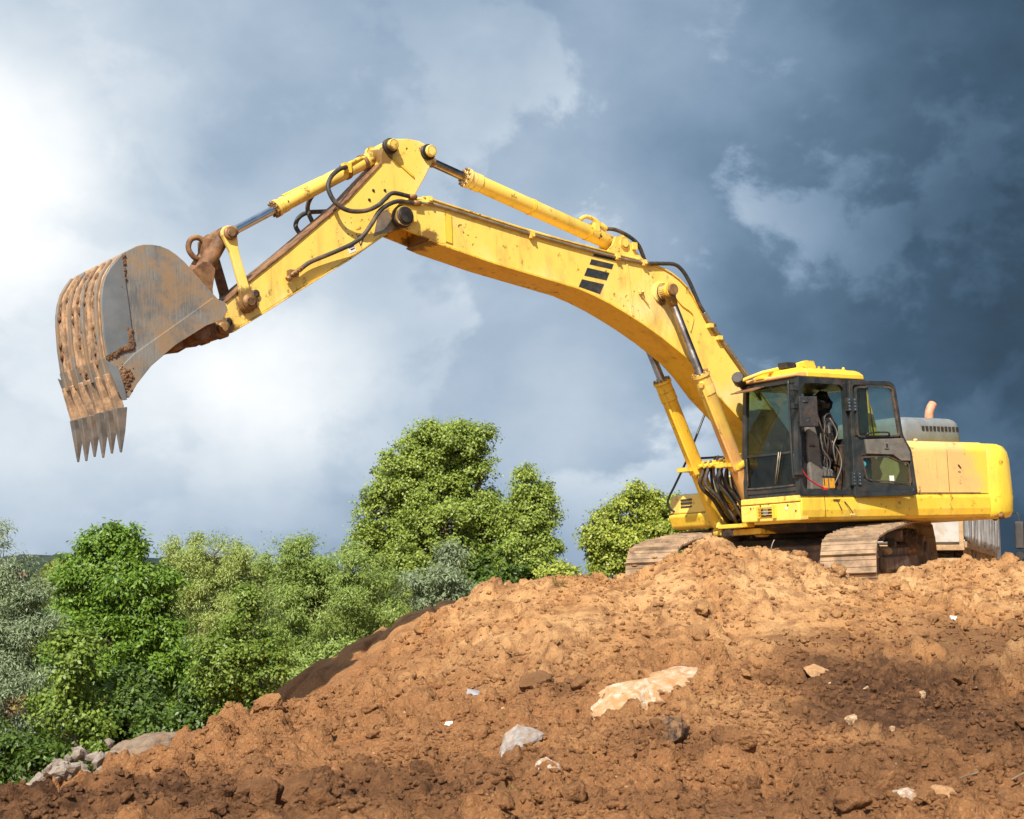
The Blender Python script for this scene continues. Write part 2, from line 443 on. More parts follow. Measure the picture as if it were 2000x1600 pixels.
# ------------------------------------------------------------------ terrain
CTRL = [(-3.91, 9.6, -1.38), (-3.42, 10.5, -1.37), (-3.29, 11.2, -1.37), (-3.08, 11.8, -1.41), (-2.7, 12.5, -1.28), (-2.47, 13.2, -1.11),
        (-2.3, 14.0, -1.02), (-2.68, 17.5, -1.46), (-1.85, 18.5, -1.14), (-1.1, 19.3, -0.54), (-3.0, 20.3, -1.25), (-2.47, 21.0, -0.93), (-1.82, 21.6, -0.54), (-1.19, 22.0, -.26), (-0.61, 18.8, -0.10),
        (-0.24, 17.8, -0.06), (0.0, 17.5, 0.0), (0.45, 17.0, 0.19), (1.13, 17.0, 0.13), (1.72, 17.0, 0.30), (2.18, 17.0, 0.58), (2.57, 17.2, 0.51),
        (2.98, 17.3, 0.43), (3.42, 17.5, 0.31), (3.79, 17.6, 0.04), (4.22, 17.7, 0.05), (4.88, 18.4, 0.27), (5.55, 18.6, 0.33), (6.17, 18.6, 0.35),
        (7.4, 18.6, 0.38), (9.26, 18.6, 0.4),
        (-3.0, 9.2, -1.31), (-2.47, 10.8, -1.31), (-1.56, 9.6, -1.26), (-1.96, 12.0, -1.18), (-1.36, 13.8, -1.03), (-1.54, 15.6, -0.85),
        (-0.63, 9.6, -1.26), (-0.76, 11.6, -1.13), (-0.75, 15.2, -0.67), (0.0, 9.6, -1.26), (0.0, 11.6, -1.02), (0.0, 14.2, -0.61), (0.0, 15.8, -0.24),
        (0.62, 9.5, -1.24), (0.81, 12.3, -0.89), (0.98, 14.8, -0.41), (1.21, 9.5, -1.24), (1.46, 11.4, -0.99), (1.77, 13.8, -0.59), (2.03, 15.7, -0.09),
        (1.86, 9.5, -1.24), (2.4, 12.2, -0.89), (2.93, 14.8, -0.41), (2.48, 9.5, -1.24), (3.2, 12.2, -0.89), (3.91, 14.8, -0.41), (4.5, 17.0, -0.0),
        (3.1, 9.5, -1.24), (4.27, 13.0, -0.75), (5.29, 16.0, -0.2), (4.03, 9.5, -1.24), (6.0, 14.0, -0.6), (8.5, 10, -1.2), (9.5, 14, -.6),
        # behind the crest: the pad the machine stands on
        (1.2, 18.4, -.12), (2.3, 18.6, .10), (3.2, 18.7, .02), (4.2, 18.5, .0), (1.84, 20.35, 0.03), (4.22, 19.5, 0.08), (5.2, 20.5, .12), (3.0, 19.6, .14), (6.17, 23.68, 0.08), (3.79, 24.74, 0.0),
        (.3, 20.5, -.35), (.8, 24, -.3), (2, 30, -.3), (6, 30, .1), (9.5, 24, .2), (10, 30, .25), (10, 36, .2), (4, 36, -.4),
        # falling off to the wooded valley on the left
        (-3.6, 13, -1.65), (-4.4, 14.5, -1.75), (-3.3, 15.5, -1.7), (-4.1, 17.5, -2.0), (-4.1, 20.5, -2.2), (-2.6, 23.6, -2.0), (-1.0, 24.5, -1.4),
        (-5.5, 10.5, -1.6), (-5.5, 18, -2.9), (-6, 24, -4.0), (-2.5, 27, -3.2), (-8, 14, -2.6), (-8, 34, -4.7), (-2, 36, -4.2), (-9, 8, -1.8),
        (-4, 5, -1.4), (0, 5, -1.4), (4, 5, -1.4), (9, 5, -1.4), (0, -2, -1.4), (8, -2, -1.4), (-8, -2, -1.5)]
_P = np.array(CTRL)
def _tps(r):
    r = np.maximum(r, 1e-9)
    return r * r * np.log(r)
def _solve():
    n = len(_P)
    r = np.hypot(_P[:, None, 0] - _P[None, :, 0], _P[:, None, 1] - _P[None, :, 1])
    K = _tps(r) + np.eye(n) * .004
    A = np.zeros((n + 3, n + 3)); A[:n, :n] = K
    A[:n, n] = 1; A[:n, n + 1:] = _P[:, :2]; A[n:, :n] = A[:n, n:].T
    return np.linalg.solve(A, np.concatenate([_P[:, 2], np.zeros(3)]))
_C = _solve()
def base_height(x, y):
    x = np.asarray(x, float); y = np.asarray(y, float)
    sh = x.shape; x = x.ravel(); y = y.ravel()
    z = _C[-3] + _C[-2] * x + _C[-1] * y
    for i in range(len(_P)):
        z = z + _C[i] * _tps(np.hypot(x - _P[i, 0], y - _P[i, 1]))
    return z.reshape(sh)

_perm = np.random.default_rng(5).permutation(512)
_grad = np.random.default_rng(6).normal(size=(512, 2)); _grad /= np.linalg.norm(_grad, axis=1)[:, None]
def perlin(x, y):
    xi = np.floor(x).astype(int); yi = np.floor(y).astype(int); xf = x - xi; yf = y - yi
    u = xf ** 3 * (xf * (xf * 6 - 15) + 10); v = yf ** 3 * (yf * (yf * 6 - 15) + 10)
    def g(a, b, dx, dy):
        h = _perm[(_perm[a % 512] + b) % 512]; q = _grad[h]
        return q[..., 0] * dx + q[..., 1] * dy
    n00 = g(xi, yi, xf, yf); n10 = g(xi + 1, yi, xf - 1, yf); n01 = g(xi, yi + 1, xf, yf - 1); n11 = g(xi + 1, yi + 1, xf - 1, yf - 1)
    return (n00 * (1 - u) + n10 * u) * (1 - v) + (n01 * (1 - u) + n11 * u) * v
def fbm(x, y, f0, oct_, gain=.5):
    s = np.zeros_like(x); a = 1.
    for k in range(oct_):
        s += a * perlin(x * f0 + 13.7 * k, y * f0 - 7.1 * k); f0 *= 2.03; a *= gain
    return s

xs = np.concatenate([np.arange(-40, -9, 1.0), np.arange(-9, -5, .16), np.arange(-5, 7.2, .026), np.arange(7.2, 12, .16), np.arange(12, 46, 1.)])
ys = np.concatenate([np.arange(-14, 4, 1.0), np.arange(4, 8.6, .16), np.arange(8.6, 19.4, .027), np.arange(19.4, 23, .06), np.arange(23, 40, .18), np.arange(40, 62, 1.)])
GX, GY = np.meshgrid(xs, ys)
def terrain():
    inner = (GX > -11) & (GX < 13) & (GY > -4) & (GY < 38)
    Z = np.zeros_like(GX)
    cx = np.clip(GX, -9, 11); cy = np.clip(GY, -3, 36)
    Z = base_height(cx, cy)
    dist = np.hypot(GX - cx, GY - cy)
    left = np.clip((4 - GX) / 14, 0, 1)
    t = np.clip(dist / 14, 0, 1); t = t * t * (3 - 2 * t)
    Z = Z * (1 - t) + t * (-4.6)
    fine = np.clip((GY - 5) / 3, 0, 1) * np.clip((36 - GY) / 8, 0, 1)
    rough = .34 + .66 * np.clip((14.6 - GY) / 3.2, 0, 1)             # coarser spoil towards the foot
    sm = fbm(GX, GY, .55, 2)
    smoothzone = np.clip((sm + .05) * 3, 0, 1)                     # smooth, sifted patches
    n = .11 * fbm(GX, GY, .9, 3) + (.055 * fbm(GX + 3, GY, 3.1, 3, .55) + .045 * np.abs(fbm(GX, GY + 9, 6.3, 4, .6))) * rough * (1.25 - .55 * smoothzone)
    n += .10 * perlin(GX * .95 + .3 * perlin(GX, GY), GY * .20 + 8.3) * np.clip((GY - 10.5) / 3, 0, 1) + .05 * perlin(GX * 2.3 + .4 * perlin(GX, GY), GY * .35) * np.clip((GY - 10.5) / 3, 0, 1)
    # gullies running down the face
    gl = np.abs(perlin(GX * 1.6 + .35 * perlin(GX * 2, GY * 2), GY * .22 + 3.))
    n -= .07 * np.exp(-(gl / .07) ** 2) * np.clip((GY - 11.5) / 2, 0, 1)
    n += .024 * fbm(GX, GY, 13., 2, .7) * (1.25 - .7 * smoothzone) * (.45 + .55 * np.clip((15 - GY) / 2.5, 0, 1))
    Z = Z + n * fine
    # clods half sunk in the surface
    g = np.random.default_rng(21)
    B = np.zeros_like(Z)
    cnt = 9500
    bx = g.uniform(-4.4, 6.9, cnt); by = 8.8 + 10.2 * g.random(cnt) ** 1.15
    br = .026 + .065 * g.random(cnt) ** 2.8 + .13 * (g.random(cnt) < .05 + .05 * (bx < 0)) * g.random(cnt)
    keep = ((fbm(bx, by, .55, 2) < .10) & (g.random(cnt) < np.clip((15.2 - by) / 2.0, .22, 1))) | (g.random(cnt) < .12) | ((by < 11.4) & (g.random(cnt) < .8))
    for x, y, r in zip(bx[keep], by[keep], br[keep]):
        i0 = np.searchsorted(xs, x - r * 1.6); i1 = np.searchsorted(xs, x + r * 1.6)
        j0 = np.searchsorted(ys, y - r * 1.6); j1 = np.searchsorted(ys, y + r * 1.6)
        X = GX[j0:j1, i0:i1] - x; Y = GY[j0:j1, i0:i1] - y
        a = g.uniform(0, 3.14); e = g.uniform(.65, 1.0)
        U = (X * np.cos(a) + Y * np.sin(a)) / r; V = (-X * np.sin(a) + Y * np.cos(a)) / (r * e)
        ang = np.arctan2(V, U)
        q = np.hypot(U, V) / (1 + .16 * np.sin(3 * ang + a * 5) + .10 * np.sin(5 * ang + a * 9))
        h = r * g.uniform(.5, 1.15) * np.clip(1 - q ** 4, 0, 1) ** .5 * (1 + .35 * (U * g.uniform(-1, 1) + V * g.uniform(-1, 1)))
        B[j0:j1, i0:i1] = np.maximum(B[j0:j1, i0:i1], h)
    B = B * (1 + .28 * fbm(GX, GY, 17., 2, .6))
    return Z + B
GZ = terrain()
def H(x, y):
    i = min(max(np.searchsorted(xs, x) - 1, 0), len(xs) - 2); j = min(max(np.searchsorted(ys, y) - 1, 0), len(ys) - 2)
    u = (x - xs[i]) / (xs[i + 1] - xs[i]); v = (y - ys[j]) / (ys[j + 1] - ys[j])
    return float((GZ[j, i] * (1 - u) + GZ[j, i + 1] * u) * (1 - v) + (GZ[j + 1, i] * (1 - u) + GZ[j + 1, i + 1] * u) * v)
def Hn(x, y, e=.12):
    return Vector((H(x - e, y) - H(x + e, y), H(x, y - e) - H(x, y + e), 2 * e)).normalized()

def soil_material(name, lump=False):
    M = Mat(name)
    g = M.n('ShaderNodeNewGeometry')
    P = g.outputs['Position']
    if lump:
        oi = M.n('ShaderNodeObjectInfo')
    dry = M.mix(M.rng(M.noise(P, .8, 4, .55), .36, .62), (.66, .385, .175), (.52, .265, .105))
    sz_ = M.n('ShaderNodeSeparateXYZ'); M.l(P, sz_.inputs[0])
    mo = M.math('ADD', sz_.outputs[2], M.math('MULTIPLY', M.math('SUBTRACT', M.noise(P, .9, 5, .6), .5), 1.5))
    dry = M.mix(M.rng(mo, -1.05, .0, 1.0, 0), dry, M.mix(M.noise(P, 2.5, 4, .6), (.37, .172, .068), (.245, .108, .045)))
    dry = M.mix(M.rng(M.noise(P, 4.5, 7, .66), .42, .66, 0, .8), dry, (.235, .108, .046))
    dry = M.mix(M.rng(M.noise(P, 46, 5, .65), .48, .72, 0, .7), dry, (.50, .29, .135))
    # darker earth, mostly damp patches tipped on the heap; valley one is painted tree shade
    sep = M.n('ShaderNodeSeparateXYZ'); M.l(P, sep.inputs[0])
    wob = M.math('MULTIPLY', M.math('SUBTRACT', M.noise(P, 1.7, 6, .62), .5), 1.5)
    wet = None  # damp earth and painted shade share this mask
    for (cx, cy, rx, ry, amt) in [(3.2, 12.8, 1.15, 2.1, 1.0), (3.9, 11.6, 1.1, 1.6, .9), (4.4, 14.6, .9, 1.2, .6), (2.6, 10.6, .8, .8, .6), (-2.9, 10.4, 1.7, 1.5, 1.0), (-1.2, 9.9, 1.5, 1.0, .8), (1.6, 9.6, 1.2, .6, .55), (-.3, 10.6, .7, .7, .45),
                                  (.35, 13.3, .45, .35, .55), (1.15, 11.2, .5, .5, .6), (4.6, 10.2, 1.0, 1.0, .7), (-7.5, 22, 3.6, 7, 1.0)]:  # last entry paints the shade of the trees on the valley floor
        dx = M.math('DIVIDE', M.math('SUBTRACT', sep.outputs[0], cx), rx); dy = M.math('DIVIDE', M.math('SUBTRACT', sep.outputs[1], cy), ry)
        q = M.math('ADD', M.math('SQRT', M.math('ADD', M.math('MULTIPLY', dx, dx), M.math('MULTIPLY', dy, dy)), 0), wob)
        w = M.rng(q, .35, 1.25, amt, 0)
        wet = w if wet is None else M.math('MAXIMUM', wet, w)
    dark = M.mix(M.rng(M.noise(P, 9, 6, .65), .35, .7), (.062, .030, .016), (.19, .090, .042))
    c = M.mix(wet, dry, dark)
    # pale crumbs of lime and stone
    vo = M.n('ShaderNodeTexVoronoi'); vo.inputs['Scale'].default_value = 24; M.l(P, vo.inputs['Vector'])
    cr = M.math('MULTIPLY', M.rng(vo.outputs['Distance'], .10, .20, 1, 0), M.rng(M.noise(P, 7.7, 2), .66, .72))
    c = M.mix(M.math('MULTIPLY', cr, .75), c, (.55, .44, .31))
    if lump:
        c = M.mix(M.math('MULTIPLY', oi.outputs['Random'], .35), c, (.24, .115, .05))
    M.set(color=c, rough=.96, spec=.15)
    h = M.math('ADD', M.math('MULTIPLY', M.noise(P, 28, 7, .68), 1.0), M.math('MULTIPLY', M.noise(P, 110, 4, .65), .35))
    for sc_, am in ((26, .22), (62, .16)):                      # granular crumb relief
        v2 = M.n('ShaderNodeTexVoronoi'); v2.inputs['Scale'].default_value = sc_; v2.inputs['Randomness'].default_value = 1.0
        wv = M.n('ShaderNodeVectorMath', operation='ADD'); M.l(P, wv.inputs[0])
        nv = M.n('ShaderNodeTexNoise'); nv.inputs['Scale'].default_value = sc_ * .7; M.l(P, nv.inputs['Vector'])
        sv = M.n('ShaderNodeVectorMath', operation='SCALE'); M.l(nv.outputs['Color'], sv.inputs[0]); sv.inputs[3].default_value = .5 / sc_
        M.l(sv.outputs[0], wv.inputs[1]); M.l(wv.outputs[0], v2.inputs['Vector'])
        h = M.math('SUBTRACT', h, M.math('MULTIPLY', M.math('MULTIPLY', v2.outputs['Distance'], v2.outputs['Distance']), am * 1.6))
    M.bump(h, .95, .036)
    return M.m
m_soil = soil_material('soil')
m_clod = soil_material('clod_soil', True)

def grid_mesh(name, X, Y, Z, mat):
    h, w = X.shape
    me = bpy.data.meshes.new(name)
    co = np.stack([X, Y, Z], -1).reshape(-1, 3).astype(np.float32)
    idx = np.arange(h * w).reshape(h, w)
    q = np.stack([idx[:-1, :-1], idx[:-1, 1:], idx[1:, 1:], idx[1:, :-1]], -1).reshape(-1, 4)
    me.vertices.add(len(co)); me.vertices.foreach_set('co', co.ravel())
    me.loops.add(q.size); me.loops.foreach_set('vertex_index', q.ravel().astype(np.int32))
    me.polygons.add(len(q)); me.polygons.foreach_set('loop_start', np.arange(0, q.size, 4, dtype=np.int32))
    me.polygons.foreach_set('use_smooth', np.ones(len(q), bool))
    me.update(calc_edges=True)
    me.materials.append(mat)
    o = bpy.data.objects.new(name, me); col.objects.link(o)
    return o
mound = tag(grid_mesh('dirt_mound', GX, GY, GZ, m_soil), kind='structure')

def meadow_material():
    M = Mat('meadow')
    P = M.n('ShaderNodeNewGeometry').outputs['Position']
    c = M.mix(M.rng(M.noise(P, .02, 5, .6), .4, .6), (.045, .07, .022), (.09, .10, .035))
    c = M.mix(M.rng(M.noise(P, .6, 6, .6), .4, .7, 0, .6), c, (.03, .045, .016))
    M.set(color=c, rough=.95, spec=.1)
    return M.m
m_meadow = meadow_material()
def far_ground():
    rr = np.array([18, 40, 80, 150, 300, 600, 1200, 2500, 5200.])
    th = np.linspace(0, 2 * math.pi, 73)
    Rr, T = np.meshgrid(rr, th, indexing='ij')
    X = Rr * np.cos(T); Y = Rr * np.sin(T) + 20
    Z = -4.75 - 60 * (np.clip(Rr - 700, 0, 4500) / 4500)
    return tag(grid_mesh('ground', X, Y, Z, m_meadow), kind='structure')
far_ground()

# wooded ridge on the horizon
def forest_material():
    M = Mat('far_forest')
    P = M.n('ShaderNodeNewGeometry').outputs['Position']
    c = M.mix(M.rng(M.noise(P, .012, 5, .6), .4, .6), (.022, .040, .036), (.045, .062, .045))
    M.set(color=c, rough=.95, spec=.05)
    return M.m
def ridge(name, y0, x0, x1, h, seed, step, amp, mat):
    X1 = np.arange(x0, x1, step)
    g = np.random.default_rng(seed)
    top = h * (1 + .15 * np.sin(X1 / 170. + seed)) + amp * np.abs(perlin(X1 * .03, X1 * 0 + seed)) * 3 + amp * np.abs(perlin(X1 * .11, X1 * 0 + seed + 2.5)) * 2
    top = top * np.clip((-60 - X1) / 200, 0, 1) - 16 * (1 - np.clip((-60 - X1) / 200, 0, 1))
    rows = []
    for k, (dy, f) in enumerate(((0, 0), (60, .45), (120, .8), (150, 1.0), (260, 1.0), (420, 0))):
        rows.append((X1, np.full_like(X1, y0 + dy) + g.normal(0, 6, len(X1)), -20 + (top + 20) * f))
    return tag(grid_mesh(name, np.array([r[0] for r in rows]), np.array([r[1] for r in rows]), np.array([r[2] for r in rows]), mat), kind='structure')
m_forest = forest_material()
ridge('hills', 1150, -1600, -60, 8.5, 3, 5, 2.4, m_forest)
# ------------------------------------------------------------------ excavator (x forward, y to its left, z up)
exc = empty('excavator')
exc.matrix_world = Matrix.Translation((4.3385, 22.249, -.196)) @ Matrix.Rotation(R(-2.3), 4, 'Y') @ Matrix.Rotation(R(216), 4, 'Z')
tag(exc, 'yellow tracked excavator with raised boom and open cab door on dirt mound', 'excavator')

def pin(mb, f, z, y0, y1, r, seg=22):
    mb.cyl((f, y0, z), (f, y1, z), r, r, seg)

# ---- boom
BW = .25
top = [(6.62, 5.135), (4.986, 4.863), (3.647, 4.706), (3.117, 4.643), (2.80, 4.575), (2.667, 4.527), (2.52, 4.45), (2.399, 4.358), (2.30, 4.24), (2.209, 4.102), (1.874, 3.696), (1.419, 3.254), (1.046, 2.908), (.55, 2.35), (.22, 1.95)]
bot = [(.18, 1.62), (.42, 1.52), (.9, 1.98), (1.465, 2.536), (1.942, 2.912), (2.242, 3.219), (2.466, 3.403), (2.909, 3.658), (3.242, 3.824), (3.52, 3.945), (3.774, 4.048), (4.03, 4.135), (4.303, 4.211), (5.014, 4.327), (5.643, 4.430), (6.395, 4.585), (6.55, 4.63)]
b = MB()
b.prism(top + bot, -BW, BW)
cheek = [(6.60, 5.133), (6.813, 5.105), (6.95, 5.04), (7.03, 4.96), (7.06, 4.87), (7.03, 4.79), (6.971, 4.738), (6.395, 4.590), (6.3, 4.60), (6.3, 5.06)]
for s in (-1, 1):
    b.prism(cheek, s * .205, s * (BW + .004))
boom = b.build('boom', m_yellow, exc, .012)
b = MB(); b.strip(list(reversed(bot[1:])), -BW - .022, BW + .022, .022)
b.build('bottom_plate', m_yellow2, boom, .004)
b = MB(); b.strip(top[:-1], -BW - .02, BW + .02, -.02)
b.build('top_plate', m_yellow, boom, .004)
# seam plates and brackets on the side
b = MB(); b.prism([(3.47, 4.66), (3.43, 4.66), (3.36, 3.90), (3.40, 3.90)], BW + .003, BW + .011); b.build('weld_seam', m_yellow, boom, .003)
b = MB(); b.prism([(6.32, 4.98), (6.22, 4.96), (6.22, 4.60), (6.32, 4.62)], BW + .006, BW + .014); b.build('joint_plate', m_yellow2, boom, .003)
# arm pivot: bosses
for s in (-1, 1):
    b = MB(); b.rings((6.94, s * .25, 4.86), (6.94, s * 2, 4.86), [(0, .135), (.05, .135), (.05, .11), (.10, .11), (.10, .085), (.125, .085)])
    b.build('arm_pivot_boss', m_dark, boom)
    b = MB(); b.rings((6.94, s * .30, 4.86), (6.94, s * 2, 4.86), [(0, .122), (.042, .122)]); b.box((6.78, s * .27, 4.80), (6.86, s * .345, 4.94)); b.build('boss_cap', m_yellow, boom, .004)
for q in ([(3.995, 4.684), (3.617, 4.653), (3.63, 4.619), (4.014, 4.65)], [(4.043, 4.608), (3.673, 4.572), (3.707, 4.504), (4.079, 4.537)],
          [(4.118, 4.488), (3.75, 4.45), (3.806, 4.348), (4.177, 4.381)], [(4.218, 4.329), (3.851, 4.29), (3.93, 4.157), (4.277, 4.227)]):
    b = MB(); b.prism(q, BW + .002, BW + .005); b.build('stripe_decal', m_decal, boom)
b = MB(); b.box((3.20, BW, 4.20), (3.26, BW + .045, 4.26)); b.cyl((3.23, BW, 4.23), (3.23, BW + .08, 4.23), .018); b.cyl((3.26, BW + .02, 4.22), (3.10, BW + .02, 4.06), .008)
b.build('grease_fitting', m_yellow, boom, .004)
b = MB()
b.tube([(2.62, BW + .01, 4.22), (2.5, BW + .012, 4.10), (2.36, BW + .012, 4.03), (2.30, BW + .012, 3.95), (2.37, BW + .012, 3.75)], .007, 6)
b.build('grease_line', m_yellow2, boom)
# lug carrying the arm cylinder
b = MB()
for s in (-1, 1):
    b.prism([(3.75, 4.70), (3.58, 4.86), (3.52, 4.98), (3.40, 5.01), (3.30, 4.95), (3.26, 4.86), (3.0, 4.66)], s * .11, s * .16)
b.rings((3.40, .10, 4.90), (3.40, 1, 4.90), [(0, .075), (.09, .075), (.09, .065), (.10, .06)])
b.box((3.19, .12, 4.82), (3.26, .20, 4.92))
b.build('cylinder_lug', m_yellow, boom, .008)
# pin boss of the boom cylinders
b = MB(); b.rings((2.866, -.52, 4.254), (2.866, 1, 4.254), [(0, .075), (.10, .075), (.10, .10), (.94, .10), (.94, .075), (1.04, .075)]); b.build('cylinder_pin', m_pin, boom)
for s in (-1, 1):
    b = MB(); b.rings((2.866, s * .25, 4.254), (2.866, s * 2, 4.254), [(0, .15), (.02, .15), (.02, .115), (.075, .115)]); b.build('pin_boss', m_yellow, boom)
    b = MB(); b.rings((2.866, s * .30, 4.254), (2.866, s * 2, 4.254), [(.0, .118), (.02, .118)]); b.build('grease_ring', m_dark, boom)
# paint-worn clamps for the pipes
for f, z in ((6.55, 5.10), (5.02, 4.81), (3.62, 4.66), (3.16, 4.62)):
    b = MB(); b.box((f - .035, BW + .004, z - .03), (f + .035, BW + .06, z + .05)); b.cyl((f, BW + .05, z), (f, BW + .085, z), .02, .02, 6); b.build('pipe_clamp', m_yellow, boom, .006)
for f, z in ((2.02, 3.86), (1.86, 3.70)):
    b = MB(); b.box((f - .04, BW - .03, z - .04), (f + .04, BW + .07, z + .02)); b.build('pipe_clamp', m_yellow, boom, .006)

# ---- arm
AW = .19
arm_pts = [(7.157, 5.622), (7.12, 5.72), (7.038, 5.790), (6.935, 5.835), (6.752, 5.862), (6.60, 5.852), (6.50, 5.82), (6.43, 5.765), (6.402, 5.70), (6.423, 5.616), (6.535, 5.417), (6.668, 5.211), (6.76, 5.04), (6.80, 4.87), (6.86, 4.75), (6.976, 4.70), (7.08, 4.69),
           (7.657, 4.295), (8.117, 4.01), (8.846, 3.547), (9.192, 3.335), (9.27, 3.295), (9.36, 3.30), (9.40, 3.37), (9.36, 3.50), (9.278, 3.621), (9.246, 3.652), (8.937, 3.927), (8.455, 4.313), (7.633, 5.009), (7.161, 5.516)]
b = MB(); b.prism(arm_pts, -AW, AW)
arm = b.build('arm', m_yellow, exc, .012)
b = MB(); b.strip([(7.16, 5.50), (7.633, 5.009), (8.455, 4.313), (8.937, 3.927), (9.22, 3.675)], -AW - .018, AW + .018, .016); b.build('top_plate', m_rust, arm, .003)
b = MB(); b.strip([(9.15, 3.362), (8.846, 3.547), (8.117, 4.01), (7.657, 4.295), (7.12, 4.665)], -AW - .018, AW + .018, .016); b.build('bottom_plate', m_yellow, arm, .003)
b = MB(); b.prism([(7.06, 5.66), (6.70, 5.40), (6.70, 5.37), (7.08, 5.63)], AW + .002, AW + .012); b.build('weld_seam', m_yellow2, arm, .002)
# worn bare patch beside the pivot
b = MB(); b.prism([(7.22, 4.90), (7.10, 4.95), (6.98, 4.74), (7.10, 4.68), (7.30, 4.60)], AW + .001, AW + .004); b.build('bare_metal_patch', m_pipe, arm)
for f, z, r in ((7.0385, 5.725, .095), (6.50, 5.72, .098)):
    b = MB(); b.rings((f, AW - .01, z), (f, 2, z), [(0, r), (.05, r), (.05, r * .82), (.085, r * .82)]); b.build('pin_cap_ring', m_dark, arm)
    b = MB(); b.rings((f, AW + .02, z), (f, 2, z), [(0, r * .74), (.085, r * .74), (.095, r * .66)]); b.build('pin_cap', m_yellow, arm)
    b = MB(); b.rings((f, -AW + .01, z), (f, -2, z), [(0, r), (.06, r), (.06, r * .8), (.10, r * .8)]); b.build('pin_cap', m_yellow, arm)
for f, z, r in ((9.30, 3.375, .10), (8.975, 3.69, .105)):
    b = MB(); b.rings((f, -.30, z), (f, 2, z), [(0, r * .62), (.04, r * .62), (.04, r), (.56, r), (.56, r * .66), (.61, r * .66), (.61, r * .4), (.63, r * .4)]); b.build('pivot_pin', m_pin, arm)
for f, z in ((8.86, 3.80), (9.20, 3.46)):
    b = MB(); b.rings((f, AW, z), (f, 2, z), [(0, .045), (.03, .045), (.03, .02)]); b.build('grease_plug', m_dark, arm)
# warning sign: black triangle with a falling-load pictogram plate beside it
b = MB()
tri = [Vector((7.515, 4.585)), Vector((7.415, 4.625)), Vector((7.478, 4.475))]
for i in range(3):
    p, q = tri[i], tri[(i + 1) % 3]; n = Vector((-(q - p).y, (q - p).x)).normalized() * .006
    b.prism([tuple(p + n), tuple(q + n), tuple(q - n), tuple(p - n)], AW + .002, AW + .004)
b.build('warning_triangle', m_decal, arm)
b = MB(); b.prism([(7.67, 4.47), (7.57, 4.52), (7.54, 4.41), (7.63, 4.365)], AW + .002, AW + .0035); pl = b.build('warning_plate', m_white, arm)
b = MB(); b.prism([(7.645, 4.438), (7.57, 4.474), (7.565, 4.46), (7.64, 4.424)], AW + .004, AW + .005); b.prism([(7.62, 4.42), (7.565, 4.445), (7.56, 4.432), (7.61, 4.408)], AW + .004, AW + .005); b.prism([(7.605, 4.49), (7.596, 4.494), (7.59, 4.47), (7.60, 4.465)], AW + .004, AW + .005)
b.build('warning_pictogram', m_decal, arm)
for f, z in ((7.12, 5.18), (7.28, 5.16), (7.10, 5.10), (7.34, 5.04)):
    b = MB(); b.rings((f, AW, z), (f, 2, z), [(0, .02), (.012, .014)], 10); b.build('bolt', m_dark, arm)
# hose manifold block near the lower third
b = MB()
b.box((8.34, AW, 4.03), (8.46, AW + .08, 4.10)); b.cyl((8.30, AW + .07, 4.13), (8.44, AW + .07, 4.03), .028); b.cyl((8.45, AW + .06, 4.01), (8.48, AW + .06, 3.98), .035)
for k in range(4): b.cyl((8.33 + .04 * k, AW + .05, 4.12 - .03 * k), (8.33 + .04 * k, AW + .11, 4.12 - .03 * k), .012, .012, 6)
b.build('hose_manifold', m_pin, arm, .004)

# ---- hydraulic cylinders: barrel is the part, rod and gland its pieces
def cylinder(name, base, rodend, blen, rb, rr, mat, rodmat, eye_r=.09, eye_w=.18, gl=.16, eye=None):
    base = Vector(base); rodend = Vector(rodend)
    ax = (rodend - base).normalized(); L_ = (rodend - base).length
    b = MB()
    b.rings(base, rodend, [(eye_r * .6, rb * .72), (eye_r * 1.4, rb * .9), (eye_r * 1.6, rb), (blen - gl, rb), (blen - gl, rb * 1.10), (blen - gl * .55, rb * 1.10), (blen - gl * .55, rb * 1.06), (blen - .045, rb * 1.06), (blen - .045, rb * 1.2), (blen, rb * 1.2), (blen, rr * 1.2)], 28)
    b.cyl(base - Vector((0, eye_w / 2, 0)), base + Vector((0, eye_w / 2, 0)), eye_r, eye_r, 22)
    o = b.build(name, mat, exc, .006)
    bb = MB()
    u = ax.orthogonal().normalized(); w = ax.cross(u)
    for k in range(10):
        t = 2 * math.pi * k / 10
        p = base + ax * blen + (u * math.cos(t) + w * math.sin(t)) * rb * 1.0
        bb.cyl(p - ax * .005, p + ax * .028, .017, .017, 6)
    bb.build('gland_bolts', m_pin, o)
    r = MB(); r.rings(base, rodend, [(blen - .02, rr), (L_ - eye_r * .8, rr)], 20); r.build('piston_rod', rodmat, o)
    e = MB(); e.cyl(rodend - Vector((0, eye_w / 2, 0)), rodend + Vector((0, eye_w / 2, 0)), eye_r, eye_r, 22); e.rings(base, rodend, [(L_ - eye_r * 2.1, rr * 1.15), (L_ - eye_r * .5, rr * 1.45)], 18)
    e.build('rod_eye', eye or m_pin, o, .005)
    return o, ax
bc, ax = cylinder('bucket_cylinder', (7.00, 0, 5.715), (9.17, 0, 4.445), 1.72, .085, .05, m_yellow, m_chrome, .10, .2)
b = MB(); b.tube([(7.28, .06, 5.60), (7.5, .085, 5.50), (7.62, .09, 5.42)], .022, 8); b.box((7.52, .03, 5.36), (7.62, .12, 5.48)); b.tube([(7.6, -.05, 5.44), (8.0, -.085, 5.22), (8.35, -.08, 5.03)], .018, 8)
b.build('feed_pipe', m_yellow2, bc, .004)
for t in (.34, .62):
    p = Vector((7.0, 0, 5.715)) + ax * t
    b = MB(); b.rings(p, p + ax, [(-.025, .098), (.025, .098)]); b.build('pipe_band', m_pin, bc)
ac, ax = cylinder('arm_cylinder', (3.40, 0, 4.90), (6.46, 0, 5.71), 2.50, .105, .055, m_yellow, m_rodbrown, .085, .18, .22)
